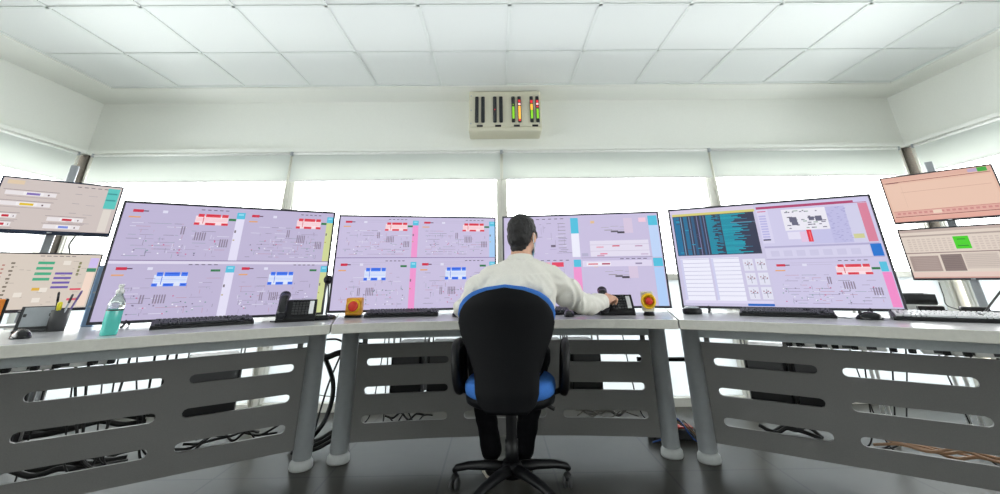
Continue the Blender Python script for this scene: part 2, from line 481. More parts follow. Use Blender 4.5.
def leg(x, y, parent):
    p = MB(); p.lathe([(.046, .045), (.050, .05), (.051, ZD-TH-.02), (.06, ZD-TH-.015), (.06, ZD-TH-.001)], 28, T(x, y, 0)); l = part('leg', p, M['leg'], parent, True)
    p = MB(); p.lathe([(.058, 0), (.062, .008), (.060, .03), (.050, .044), (0, .0445)], 28, T(x, y, 0)); q = p.build('foot', M['foot']); q.parent = l; q.data.transform(WM[parent.name].inverted())

SZ = (.49, .342, .20)
# centre desk
t = thing('control_desk', (CX, 2.9, 0), 'centre grey control desk in front of the seated person', 'desk')
poly = [(CX-x, y) for x, y in reversed(EDGE)] + [(CX+x, y) for x, y in EDGE[1:]]
poly = [(CX-.913, 2.4455)]+poly[1:-1]+[(CX+.913, 2.4455)]
poly += [(CX+1.165, 3.29), (CX+.6, 3.40), (CX, 3.43), (CX-.6, 3.40), (CX-1.165, 3.29)]
desk_top(t, poly, None)
bow = lambda s: 2.885+.075*(1-(s/.9)**2)
out = []
n = 14
for i in range(n+1): out.append((-.89+1.78*i/n, .092))
for i in range(n+1): out.append((.89-1.78*i/n, .588))
sl = [(a, b, z, .040) for z in SZ for a, b in ((-.835, -.345), (-.245, .245), (.345, .835))]
me = panel_mesh(sl, -.89, .89, lambda s, z, k: Vector((CX+s, bow(s)+k, z)))
link('modesty_panel', me, t, True)
p = MB()
for i in range(n):
    a, b = -.89+1.78*i/n, -.89+1.78*(i+1)/n
    p.prism([(CX+a, bow(a)-.01), (CX+b, bow(b)-.01), (CX+b, bow(b)+.015), (CX+a, bow(a)+.015)], .615, ZD-TH)
part('apron', p, M['apron'], t, True)
for s in (-.86, .86):
    p = MB(); p.box(CX+s, bow(s)+.022, .60, .03, .012, .10, .002); part('bracket', p, M['panel'], t, True)
for s in (-1, 1): leg(CX+s*.945, 2.895, t)
DESK_C = t
# wing desks
def wing(sg, label):
    X = lambda dx: CX+sg*dx
    t = thing('control_desk', (X(1.7), 2.45, 0), label, 'desk')
    poly = [(X(x+.004 if i == 0 else x), y) for i, (x, y) in enumerate(WING)]
    poly += [(X(2.42+.50), 1.375+.74), (X(2.1+.42), 2.42), (X(1.6+.25), 2.86), (X(1.169), 3.285)]
    if sg < 0: poly.reverse()
    desk_top(t, poly, None)
    P0 = Vector((1.12, 2.815))
    def mp(s, z, k):
        q = P0+DW*s+NW*k; return Vector((X(q.x), q.y, z))
    L = 1.83
    out = [(.05+(L-.1)*i/10, .092) for i in range(11)]+[(L-.05-(L-.1)*i/10, .588) for i in range(11)]
    sl = [(a, b, z, .040) for z in SZ for a, b in ((.108, .598), (.703, 1.192), (1.298, 1.74))]
    link('modesty_panel', panel_mesh(sl, .05, L-.05, mp), t, True)
    p = MB()
    a = P0+DW*.0-NW*.012; b = P0+DW*L-NW*.012; c = b+NW*.025; d = a+NW*.025
    q = [(X(v.x), v.y) for v in (a, b, c, d)]
    p.prism(q if sg > 0 else q[::-1], .612, ZD-TH); part('apron', p, M['apron'], t, True)
    for s in (.085, 1.74):
        q = P0+DW*s+NW*.022; p = MB(); p.box(0, 0, .60, .03, .012, .10, .002, T(X(q.x), q.y, 0) @ Rz(-sg*R(33.4))); part('bracket', p, M['panel'], t, True)
    for s in (0, L):
        q = P0+DW*s; leg(X(q.x), q.y, t)
    return t, mp
DESK_L, mpL = wing(-1, 'left grey control desk with the teal spray bottle standing on it')
DESK_R, mpR = wing(1, 'right grey control desk under the monitor with the dark terminal window')

# ------------------------------------------------------------------ screens
class Scr:
    """lit picture of a screen: flat coloured patches, u right, v down, both 0..1"""
    def __init__(s, W, H): s.W, s.H, s.q, s.n = W, H, [], 0
    def rect(s, u0, v0, u1, v1, c, lay=None):
        s.n += 1; s.q.append((u0, v0, u1, v1, c, 0.00012+.0000045*s.n if lay is None else lay)); return s
    def hl(s, u0, u1, v, c, w=.003): return s.rect(u0, v-w/2, u1, v+w/2, c)
    def vl(s, u, v0, v1, c, w=.0017): return s.rect(u-w/2, v0, u+w/2, v1, c)
    def build(s, parent, mx):
        me = bpy.data.meshes.new('screen'); vs = []; fs = []; cs = []
        for u0, v0, u1, v1, c, l in s.q:
            k = len(vs)
            for (a, b) in ((u0, v1), (u1, v1), (u1, v0), (u0, v0)):
                vs.append(mx @ Vector(((a-.5)*s.W, -l, (1-b)*s.H)))
            fs.append((k, k+1, k+2, k+3)); cs.append(lin(c)+(1,))
        me.from_pydata(vs, [], fs)
        at = me.color_attributes.new('pix', 'FLOAT_COLOR', 'CORNER')
        for i, c in enumerate(cs):
            for j in range(4): at.data[i*4+j].color = c
        me.materials.append(M['screen'])
        return link('screen', me, parent)

BG = (198,189,219)
def plant(s, u0, v0, u1, v1, col, strip, seed, rich=True, title=(206,44,72)):
    """one process page: title, mimic lines, a machine block and a side strip"""
    r = random.Random(seed); U = lambda a: u0+(u1-u0)*a; V = lambda b: v0+(v1-v0)*b
    def q(a, b, c, d, k): s.rect(U(a), V(b), U(c), V(d), k)
    q(.07, .10, .15, .15, title); q(.15, .115, .19, .135, (90,60,90))
    q(.05, .225, .14, .25, (226,164,110))
    q(.20, .075, .62, .085, (188,180,210)); q(.20, .12, .55, .13, (188,180,210)); q(.30, .10, .34, .15, (222,220,240))
    for i in range(5): q(.61+.052*i, .045, .64+.052*i, .06, (92,84,110))
    # machine
    A, B, Cc, D = (.57, .13, .86, .36) if rich else (.36, .19, .63, .46)
    w = Cc-A; h = D-B
    dk, md, lt = col
    s.rect(U(A+.02*w), V(B+.16*h), U(Cc-.02*w), V(D-.1*h), lt)
    for a, b in ((.08, .26), (.30, .74), (.78, .97)): s.rect(U(A+a*w), V(B), U(A+b*w), V(B+.26*h), md); s.rect(U(A+(a+.03)*w), V(B+.06*h), U(A+(b-.03)*w), V(B+.13*h), dk)
    for a, b in ((0, .16), (.32, .62), (.8, 1)): s.rect(U(A+a*w), V(B+.72*h), U(A+b*w), V(B+.92*h), md); s.rect(U(A+(a+.03)*w), V(B+.78*h), U(A+(b-.04)*w), V(B+.86*h), dk)
    for b in (.36, .46, .56): s.rect(U(A+.04*w), V(B+b*h), U(A+.96*w), V(B+(b+.03)*h), tuple((x*2+y)//3 for x, y in zip(lt, md)))
    s.rect(U(A+.24*w), V(B+.28*h), U(A+.26*w), V(B+.8*h), dk)
    q((.86 if rich else .80), (.20 if rich else .14), (.925 if rich else .88), (.245 if rich else .18), (44,120,70))
    # mimic lines
    cols = [(150,138,170), (162,150,182), (120,116,140), (226,226,240), (140,156,172), (186,140,166)]
    for i in range(76 if rich else 44):
        v = r.choice((.34, .40, .46, .55, .62, .68, .74, .80, .86, .92)) if rich else r.choice((.3, .38, .46, .56, .64, .72, .8, .9))
        a = r.uniform(.07, .80); b = a+r.uniform(.02, .13)
        if not rich and .33 < a < .66 and v < .6: continue
        if rich and v < .42 and b > .55: continue
        s.hl(U(a), U(min(b, .90)), V(v), r.choice(cols), .0035)
    for i in range(26):
        a = r.uniform(.08, .88); b = r.uniform(.4, .88)
        s.vl(U(a), V(b), V(b+r.uniform(.02, .09)), r.choice(cols), .0018)
    for i in range(26):
        a = r.uniform(.07, .86); b = r.uniform(.58, .9)
        k = r.choice([(110,100,130), (200,90,140), (110,150,150), (240,240,250)])
        s.rect(U(a), V(b), U(a+.012), V(b+.018), k)
    gx = ((.60, 5, .48), (.82, 4, .60), (.48, 2, .38)) if rich else ((.40, 5, .58), (.30, 2, .58),)
    for a, n, b in gx:
        for i in range(n): q(a+.02*i, b, a+.011+.02*i, b+.15, (140,128,150))
    # strip
    if strip:
        q(.925, .075, 1, .20, (84,192,222)); q(.94, .10, .985, .13, (150,220,240)); q(.925, .20, 1, 1, strip)
        q(.93, .42, .945, .47, (120,110,120)); q(.93, .60, .945, .62, (180,160,90))
RED = ((206,40,62), (226,72,86), (248,222,228)); BLU = ((40,90,220), (70,124,240), (222,230,250))
def grid4(s, strips, seed, vs=.5):
    s.rect(0, 0, 1, 1, BG, 0)
    plant(s, 0, .005, .535, vs, RED, strips[0], seed); plant(s, .535, .005, 1, vs, RED, strips[1], seed+1)
    plant(s, 0, vs+.01, .535, 1, BLU, strips[2], seed+2, False); plant(s, .535, vs+.01, 1, 1, BLU, strips[3], seed+3, False)
    s.hl(0, 1, vs, (126,110,150), .006); s.rect(0, vs+.006, 1, vs+.03, (222,216,236))
WHT = (226,222,244); YG = (206,214,150); PNK = (238,150,206); SKY = (166,206,244)
def draw1(s):
    global BG
    BG = (190,181,212); grid4(s, (WHT, YG, WHT, YG), 11, .505)
def draw2(s):
    global BG
    BG = (200,191,222)
    s.rect(0, 0, 1, 1, BG, 0)
    plant(s, 0, .005, .492, .455, RED, PNK, 21); plant(s, .492, .005, 1, .455, RED, SKY, 22)
    plant(s, 0, .465, .492, 1, BLU, PNK, 23, False); plant(s, .492, .465, 1, 1, BLU, SKY, 24, False)
    s.hl(0, 1, .458, (110,90,150), .006)
def draw3(s):
    s.rect(0, 0, 1, 1, BG, 0); r = random.Random(31)
    for v0, v1 in ((0, .475), (.49, 1)):
        for i in range(30):
            a = r.uniform(.03, .40); v = r.uniform(v0+.05, v1-.04)
            s.hl(a, a+r.uniform(.01, .06), v, r.choice([(150,138,170), (170,150,200), (120,116,140), (226,226,240)]), .004)
        for i in range(10):
            a = r.uniform(.05, .42); v = r.uniform(v0+.06, v1-.12); s.vl(a, v, v+.08, (160,150,180), .002)
    for i in range(9): s.hl(.36, .41, .09+.04*i, (130,124,140), .005)
    s.rect(.31, .335, .34, .36, (110,100,120)); s.rect(.22, .01, .40, .018, BG)
    for u in (.22, .26, .30, .34, .38): s.rect(u, .03, u+.02, .038, (92,84,110)); s.rect(u+.02, .505, u+.04, .513, (92,84,110))
    s.rect(.31, .53, .385, .58, (226,70,100)); s.rect(.20, .53, .30, .58, (244,180,190))
    s.rect(.445, .03, .495, .21, (84,192,222)); s.rect(.445, .21, .495, .475, (236,236,250))
    s.rect(.45, .505, .495, .585, (84,192,222)); s.rect(.445, .585, .495, 1, PNK)
    for v0 in (.0, .49):
        s.rect(.575, v0+.07, .60, v0+.10, (226,190,150))
        for u, v in ((.64, .15), (.70, .14), (.76, .15)): s.hl(u, u+.05, v0+v, (172,166,180), .005)
        s.hl(.67, .80, v0+.185, (176,170,180), .004); s.rect(.70, v0+.19, .745, v0+.208, (96,92,100)); s.rect(.74, v0+.20, .79, v0+.222, (70,66,76)); s.rect(.66, v0+.178, .71, v0+.186, (150,144,150))
        s.rect(.785, v0+.05, .84, v0+.22, (214,198,222))
    s.rect(.56, .30, .925, .475, (226,220,238)); s.hl(.56, .925, .345, (196,186,210), .004); s.hl(.56, .925, .415, (196,186,210), .004)
    for u, v, c in ((.70, .355, (206,60,90)), (.60, .365, (226,160,180)), (.62, .44, (226,120,150)), (.60, .46, (196,150,180)), (.84, .36, (190,150,180)), (.87, .45, (200,180,210))): s.rect(u, v, u+.045, v+.013, c)
    s.rect(.505, .435, .545, .47, (180,176,204))
    s.rect(.505, .52, .93, .585, (222,214,238)); s.rect(.53, .537, .68, .575, (240,236,246)); s.rect(.54, .55, .60, .562, (206,50,80)); s.rect(.625, .548, .675, .564, (170,50,90))
    for i in range(5): s.rect(.74+.035*i, .50, .762+.035*i, .508, (92,84,110))
    s.rect(.83, .548, .87, .565, (150,140,170))
    s.rect(.88, .05, .925, .10, (238,200,220))
    s.hl(.5, 1, .487, (150,140,170), .005)
    s.rect(.938, .03, .995, .14, (84,192,222)); s.rect(.938, .14, .995, .49, (190,212,246)); s.rect(.938, .50, .995, .59, (84,192,222)); s.rect(.938, .60, .995, 1, (176,206,246))
def draw4(s):
    global BG
    BG = (203,198,226)
    s.rect(0, 0, 1, 1, BG, 0); r = random.Random(41)
    # dark terminal with columns of cyan characters
    s.rect(0, .005, .465, .045, (214,204,226)); s.rect(.012, .045, .465, .07, (214,206,120)); s.rect(.012, .07, .458, .495, (56,60,82))
    for a, b, c in ((.016, .05, (34,112,156)), (.056, .062, (120,150,180)), (.072, .095, (40,110,150)), (.104, .110, (110,130,160)), (.118, .134, (50,92,130)), (.148, .153, (120,120,160)), (.166, .176, (60,96,136)), (.186, .190, (120,130,166))): s.rect(a, .077, b, .49, c)
    for j in range(40):
        v = .077+.0103*j
        if r.random() < .35: a = r.choice((.03, .075, .10, .13)); s.rect(a, v, a+.02, v+.009, r.choice([(40,150,186), (70,80,110)]))
        a = .20; s.rect(a, v, a+r.uniform(.025, .07), v+.008, (26,150,176)); 
        if r.random() < .5: s.rect(.255, v, .275, v+.007, (30,130,160))
        a = .28; s.rect(a, v, a+(r.uniform(.05, .11) if r.random() < .75 else r.uniform(.1, .16)), v+.0085, r.choice([(24,152,176), (30,166,186)]))
    for v in (.135, .20, .255, .31, .42): s.hl(.33, .42, v, (60,130,160), .005)
    s.hl(.33, .458, .17, (120,140,170), .005)
    # two white lists
    for a, b in ((.02, .178), (.188, .335)):
        s.rect(a, .525, b, .945, (236,236,250))
        for k in range(10): s.hl(a, b, .535+.0405*k, (176,172,206), .004)
        s.rect(a, .53, a+.012, .94, (206,206,236))
    s.rect(.012, .945, .46, .97, (220,214,240)); s.rect(.335, .97, .462, .992, (40,104,196))
    # small graphs
    for k in range(3):
        for c in range(2):
            u = .352+.062*c; v = .545+.135*k
            s.rect(u, v, u+.05, v+.115, (224,224,240)); s.vl(u+.025, v+.02, v+.1, (110,110,130), .002); s.hl(u+.008, u+.045, v+.06, (150,150,176), .004)
            for q in range(4): s.rect(u+.008+.01*q, v+.035+.012*(q % 2), u+.014+.01*q, v+.045+.012*(q % 2), (150,90,110))
    # upper right window
    s.rect(.47, .012, .995, .44, (206,202,232)); s.rect(.475, .03, .985, .055, (176,70,112)); s.rect(.93, .012, .985, .05, (206,202,236))
    s.rect(.475, .06, .53, .40, (216,212,238)); s.rect(.478, .075, .52, .085, (206,110,150))
    for k in range(10): s.rect(.48, .12+.026*k, .515, .135+.026*k, (184,180,226))
    s.rect(.478, .36, .515, .372, (40,40,60))
    s.rect(.595, .075, .80, .285, (234,232,242)); s.rect(.80, .075, .885, .42, (190,188,226)); s.rect(.70, .29, .80, .42, (196,194,230)); s.rect(.885, .075, .945, .42, (208,206,232))
    for k in range(46):
        u = r.uniform(.60, .785); v = r.choice((.09, .10, .15, .165, .18, .195, .21, .23, .26)); s.rect(u, v, u+r.uniform(.006, .022), v+.009, r.choice([(80,78,96), (120,118,140), (150,170,160)]))
    for u, v, w, h in ((.625, .155, .035, .05), (.715, .16, .025, .035), (.745, .155, .03, .05), (.632, .205, .03, .03)): s.rect(u, v, u+w, v+h, (104,104,126))
    for k in range(60):
        u = r.uniform(.80, .88); v = .08+.0055*k; s.rect(u, v, u+.01, v+.004, (160,156,206))
    s.rect(.60, .30, .66, .37, (226,222,242)); s.rect(.658, .30, .688, .40, (226,196,226)); s.rect(.69, .285, .712, .40, (226,56,76)); s.rect(.70, .30, .706, .39, (246,110,116))
    s.rect(.89, .345, .935, .385, (206,206,150)); s.rect(.945, .06, .985, .42, (216,130,156))
    s.rect(.475, .43, .985, .445, (176,170,206)); s.rect(.475, .45, .94, .545, (212,208,234))
    for k in range(7): s.rect(.50+.06*k, .475, .54+.06*k, .53, (202,198,226))
    s.rect(.945, .44, .99, .55, (36,116,206))
    # lower right page
    s.rect(.475, .56, .995, .985, (204,198,228))
    plant(s, .475, .56, .995, .995, RED, None, 44)
    s.rect(.958, .60, .988, .685, (84,192,222)); s.rect(.958, .69, .995, .985, (240,140,200))
    s.hl(.47, .99, .557, (160,150,190), .004)

def monitor(name, label, x, y, zb, yaw, W, H, draw, base=ZD, tilt=0, feet=True, bez='bezel', chin=.014, thin=.012, group=None, cat='monitor'):
    t = thing(name, (x, y, base), label, cat, yaw, group)
    L = T(0, 0, zb-base) @ Rx(tilt)
    b = thin
    p = MB()
    p.box(0, .012, chin/2, W, .024, chin, .003, L); p.box(0, .012, H-b/2, W, .024, b, .003, L)
    for sx in (-1, 1): p.box(sx*(W/2-b/2), .012, H/2, b, .024, H-.004, .003, L)
    part('bezel', p, M[bez], t)
    s = Scr(W-2*b+.002, H-b-chin+.002); draw(s); s.build(t, L @ T(0, .006, chin-.001))
    p = MB(); p.box(0, .019, H/2, W-.012, .014, H-.012, .004, L); p.box(0, .045, H*.36, W*.7, .04, H*.5, .012, L); part('back_shell', p, M['blackplastic'], t)
    if feet:
        for sx in (-1, 1):
            p = MB()
            p.tube([(sx*W*.36, .02, zb-base+.02), (sx*W*.36, -.03, .006), (sx*W*.36, -.06, .006)], .006, 8); p.tube([(sx*W*.36, .02, zb-base+.02), (sx*W*.36, .10, .006)], .006, 8)
            part('stand_foot', p, M['blackplastic'], t)
    if bez == 'bezelblue' or not feet:
        p = MB(); p.box(0, -.002, chin/2, .02, .004, .006, .001, L); part('power_light', p, M['silver'], t)
    return t
BW, BH = 1.125, .632
monitor('wide_monitor', 'big monitor behind the teal spray bottle, four lilac process pages', -1.585, 2.625, .755, R(27), BW, BH, draw1, group='big control monitors')
monitor('wide_monitor', 'big monitor left of the seated person, pink side strips on its pages', -.552, 3.105, .755, R(10.5), BW, BH, draw2, group='big control monitors')
monitor('wide_monitor', 'big monitor right of the seated person, behind the held telephone', .60, 3.10, .757, R(-9.7), BW, BH, draw3, group='big control monitors')
monitor('wide_monitor', 'big monitor with dark terminal window at its upper left', 1.70, 2.70, .760, R(-28.7), BW, BH, draw4, group='big control monitors')

# small monitors on posts
def draw_ul(s):
    s.rect(0, 0, 1, 1, (206,194,190), 0)
    s.rect(.04, .04, .17, .12, (222,200,170))
    for k in range(5): s.rect(.60+.06*k, .06, .635+.06*k, .075, (110,100,110))
    def bar(u, v, w, c=None, dark=True):
        s.hl(u, u+w, v, (116,96,110), .007); s.rect(u+.02, v+.02, u+w-.02, v+.10, (232,226,228)); s.hl(u+.04, u+w, v+.13, (150,130,140), .006)
        if c: s.rect(u+.36*w, v+.025, u+.72*w, v+.095, (240,236,238)); s.rect(u+.42*w, v+.04, u+.66*w, v+.085, c); s.rect(u+.80*w, v+.05, u+.83*w, v+.08, (90,60,70))
    bar(.03, .23, .44, (130,110,180)); bar(.0, .44, .45, (222,190,40)); bar(.0, .68, .22, (196,40,60)); bar(.0, .84, .20, (196,40,60)); bar(.42, .70, .34, (196,40,60)); bar(.41, .85, .34, (120,140,220))
    for v in (.22, .42, .62, .80): s.hl(.60, .66, v, (150,140,150), .008); s.hl(.72, .80, v+.02, (170,160,166), .008)
    s.rect(.875, .04, .985, .48, (90,196,190)); s.rect(.88, .14, .97, .17, (60,150,150)); s.rect(.88, .28, .97, .31, (60,150,150)); s.rect(.885, .5, .96, .97, (222,214,206))
def draw_ll(s):
    s.rect(0, 0, 1, 1, (214,202,190), 0); r = random.Random(5)
    for k in range(6): s.rect(.5+.05*k, .03, .535+.05*k, .045, (130,120,120))
    for k in range(4): s.rect(.50, .14+.10*k, .63, .19+.10*k, (70,170,130))
    for k in range(4): s.rect(.66, .34+.085*k, .80, .38+.085*k, (110,90,170))
    s.rect(.52, .62, .61, .67, (222,176,60)); s.rect(.82, .64, .91, .67, (222,60,90)); s.rect(.82, .82, .90, .86, (226,90,110))
    for k in range(10): s.rect(.30+.012*(k % 2), .16+.07*k, .33, .19+.07*k, (120,110,96)); s.rect(.24, .2+.07*k, .26, .225+.07*k, (180,120,110))
    for k in range(4): s.rect(.83, .14+.07*k, .85, .19+.07*k, (130,130,90))
    for k in range(40): u = r.uniform(.02, .9); v = r.uniform(.1, .92); s.hl(u, u+r.uniform(.01, .05), v, (160,148,140), .006)
    s.rect(.02, .12, .12, .3, (196,190,180)); s.rect(.03, .14, .11, .2, (120,150,120)); s.hl(.02, .2, .5, (110,100,100), .008); s.hl(.02, .2, .72, (110,100,100), .008)
    for a, b in ((.70, .12), (.58, .62), (.40, .7), (.55, .8)): s.rect(a, b, a+.06, b+.08, (232,224,214))
    s.rect(.915, .06, .99, .25, (206,190,236)); s.rect(.91, .26, .99, .33, (60,140,110)); s.rect(.915, .33, .985, .97, (240,216,200))
def draw_ur(s):
    s.rect(0, 0, 1, 1, (226,186,166), 0)
    s.rect(0, 0, 1, .09, (222,176,160)); s.hl(0, .98, .12, (150,80,80), .012); s.hl(.03, .16, .13, (110,60,66), .012)
    s.rect(.88, .01, .96, .10, (70,170,70)); s.rect(.80, .02, .88, .09, (190,170,200))
    s.rect(.02, .16, .98, .76, (232,196,176)); s.hl(.15, .95, .36, (206,160,140), .008); s.vl(.17, .2, .7, (222,186,166), .004)
    s.rect(.02, .77, .98, .88, (222,172,160)); s.hl(.02, .98, .77, (190,110,110), .008); s.hl(.02, .98, .89, (150,70,80), .014)
    for k in range(18): s.rect(.05+.05*k, .80, .08+.05*k, .84, (206,140,136))
    s.rect(.38, .79, .46, .86, (236,210,190)); s.rect(0, .91, 1, 1, (226,170,156))
def draw_lr(s):
    s.rect(0, 0, 1, 1, (222,208,196), 0); s.rect(0, 0, 1, .06, (190,172,164)); s.rect(0, .12, 1, .15, (176,160,152)); r = random.Random(9)
    for i in range(9):
        for j in range(6): s.rect(.05+.045*i, .2+.045*j, .08+.045*i, .225+.045*j, (206,190,180))
    for i in range(8):
        for j in range(6): s.rect(.62+.045*i, .2+.045*j, .65+.045*i, .225+.045*j, (206,190,180))
    s.rect(.46, .18, .59, .43, (74,206,40)); s.rect(.49, .23, .56, .25, (50,150,40)); s.rect(.48, .36, .57, .38, (50,150,40))
    s.rect(0, .48, 1, .50, (150,130,126)); s.rect(.02, .55, .28, .86, (166,148,142)); s.rect(.30, .53, .48, .86, (136,120,116)); s.rect(.49, .52, .77, .82, (206,192,182)); s.rect(.79, .5, 1, .84, (136,120,118))
    for j in range(7): s.hl(.05, .26, .6+.035*j, (186,168,160), .006); s.hl(.50, .76, .56+.035*j, (176,160,152), .006); s.hl(.31, .46, .58+.035*j, (110,94,94), .006)
    s.rect(0, .88, 1, .96, (226,200,190)); s.rect(0, .97, 1, 1, (206,160,150))
SW, SH = .515, .305
ULx, ULy = -2.53, 2.46; URx, URy = 2.765, 2.575
monitor('small_monitor', 'small upper monitor at far left, grey page with a yellow bar', ULx, ULy, 1.213, R(42), SW, SH, draw_ul, base=1.0, feet=False, bez='bezelblue', chin=.022, thin=.008, group='small side monitors')
monitor('small_monitor', 'small lower monitor at far left, beige page with teal and purple rows', ULx, ULy, .812, R(42), SW, SH, draw_ll, base=.739, feet=False, bez='bezel', chin=.016, thin=.008, group='small side monitors')
monitor('small_monitor', 'small upper monitor at far right with a salmon page', URx, URy, 1.25, R(-47), SW, SH, draw_ur, base=1.0, feet=False, bez='bezel', chin=.012, thin=.008, group='small side monitors')
monitor('small_monitor', 'small lower monitor at far right, beige page with bright green square', URx, URy, .912, R(-47), SW, SH, draw_lr, base=.74, feet=False, bez='bezel', chin=.012, thin=.008, group='small side monitors')
def post(x, y, rz, top, zs, label):
    t = thing('monitor_post', (x, y, ZD), label, 'monitor stand', rz)
    p = MB(); p.box(0, 0, .006, .20, .14, .012, .003); part('base_plate', p, M['silver'], t)
    p = MB(); p.box(0, 0, (top-ZD)/2+.012, .04, .03, top-ZD-.02, .004); p.box(-.012, -.017, (top-ZD)/2, .006, .006, top-ZD-.04); p.box(.012, -.017, (top-ZD)/2, .006, .006, top-ZD-.04); part('pole', p, M['silver'], t)
    for z in zs:
        p = MB(); p.box(0, -.045, z-ZD, .07, .05, .05, .004); p.box(0, -.074, z-ZD, .11, .008, .11, .003); part('bracket', p, M['darkgrey'], t)
    return t
def behind(x, y, yaw, d): return (x-math.sin(yaw)*d, y+math.cos(yaw)*d)
a = behind(ULx, ULy, R(42), .146); post(a[0], a[1], R(42), 1.64, (1.33, .96), 'silver post behind the two small monitors at far left')
a = behind(URx, URy, R(-47), .146); post(a[0], a[1], R(-47), 1.64, (1.37, 1.02), 'silver post behind the two small monitors at far right')

# blue grey case upright behind the left big monitor
t = thing('computer_case', (-2.237, 2.562, ZD), 'blue-grey upright case between the far left monitors and the big one', 'computer', R(35))
p = MB(); p.box(0, 0, .155, .05, .16, .31, .006); part('body', p, M['bluegrey'], t)
for z in (.10, .17):
    p = MB(); p.box(.0, -.082, z, .03, .005, .008, .001); part('drive_slot', p, M['silver'], t)

# ------------------------------------------------------------------ desk items
def keyboard(x, y, rz, label, cap='keycap', case='blackplastic', group='keyboards on the desks'):
    t = thing('keyboard', (x, y, ZD), label, 'keyboard', rz, group)
    p = MB(); L = .45; D = .15
    prof = [(-D/2, .0), (D/2, .0), (D/2, .030), (D/2-.01, .033), (-D/2+.006, .017), (-D/2, .012)]
    p.prism([(a, b) for a, b in prof], -L/2, L/2, Matrix(((0, 0, 1, 0), (1, 0, 0, 0), (0, 1, 0, 0), (0, 0, 0, 1)))); part('case', p, M[case], t)
    p = MB(); rr = random.Random(2)
    sl = math.atan2(.016, D-.016)
    mx = T(0, -D/2+.006, .0172) @ Rx(sl)
    for r_ in range(6):
        u_ = -L/2+.012
        while u_ < L/2-.025:
            w = .0175 if rr.random() < .85 else .028
            if r_ == 0 and -.10 < u_ < .02: w = .10
            if not (.085 < u_ < .098 or .155 < u_ < .165): p.box(u_+w/2, .012+r_*.0215, .005, w-.0025, .0178, .009, .0015, mx, seg=1)
            u_ += w+.0012
    k = part('keycaps', p, M[cap], t); k['kind'] = 'stuff'
    for sx in (-1, 1):
        p = MB(); p.box(sx*.19, D/2-.02, .003, .03, .02, .006, .001); part('riser_foot', p, M['blackplastic'], t)
    return t
keyboard(-1.555, 2.475, R(35), 'black keyboard right of the teal spray bottle')
keyboard(-.60, 2.93, R(6), 'black keyboard in front of the monitor left of the seated person')
keyboard(.52, 2.92, R(-4), 'dark keyboard mostly hidden behind the reaching arm of the person')
keyboard(1.62, 2.57, R(-32), 'black keyboard below the monitor with the dark terminal window')
keyboard(2.185, 2.195, R(-36), 'keyboard with pale keys at the far right desk end', 'keywhite')

def mouse(x, y, rz, label, top='blackgloss', cord=None):
    t = thing('computer_mouse', (x, y, ZD), label, 'mouse', rz, 'computer mice')
    p = MB(); q = bmesh.new(); bmesh.ops.create_uvsphere(q, u_segments=20, v_segments=12, radius=1)
    for v in q.verts:
        z = max(v.co.z, -.0); v.co = Vector((v.co.x*.032*(1-.12*v.co.y), v.co.y*.056, z*(.036-.006*v.co.y)+.001))
    for f_ in q.faces: f_.smooth = True
    p.absorb(q); part('body', p, M[top], t)
    p = MB(); p.lathe([(0, -.004), (.008, -.004), (.008, .004), (0, .004)], 14, T(0, .032, .031) @ Ry(PI/2)); part('scroll_wheel', p, M['darkgrey'], t)
    p = MB(); p.box(0, .014, .0355, .0015, .026, .003); part('button_seam', p, M['darkgrey'], t)
    if cord:
        p = MB(); p.tube([(0, .055, .006)]+cord, .0022, 6); part('cord', p, M['cable'], t)
    return t
mouse(-2.04, 2.02, R(60), 'black mouse in front of the small monitors at far left')
mouse(.43, 2.74, R(-10), 'black mouse at the right elbow of the seated person')
mouse(-.245, 2.85, R(20), 'black mouse at the left elbow of the seated person')
mouse(1.875, 2.31, R(50), 'black corded mouse between the two keyboards on the right desk', 'blackgloss', [(.01, .08, .003), (.05, .12, .003), (.10, .15, .003)])
t = thing('speaker_puck', (1.195, 2.80, ZD), 'black puck with pale top beside the desk joint, right of the yellow stop button', 'intercom')
p = MB(); p.lathe([(.052, 0), (.056, .006), (.055, .026), (.045, .034)], 28); part('body', p, M['blackplastic'], t)
p = MB(); p.lathe([(.044, .034), (.040, .040), (.02, .043), (0, .044)], 28); part('top_cover', p, M['silver'], t)

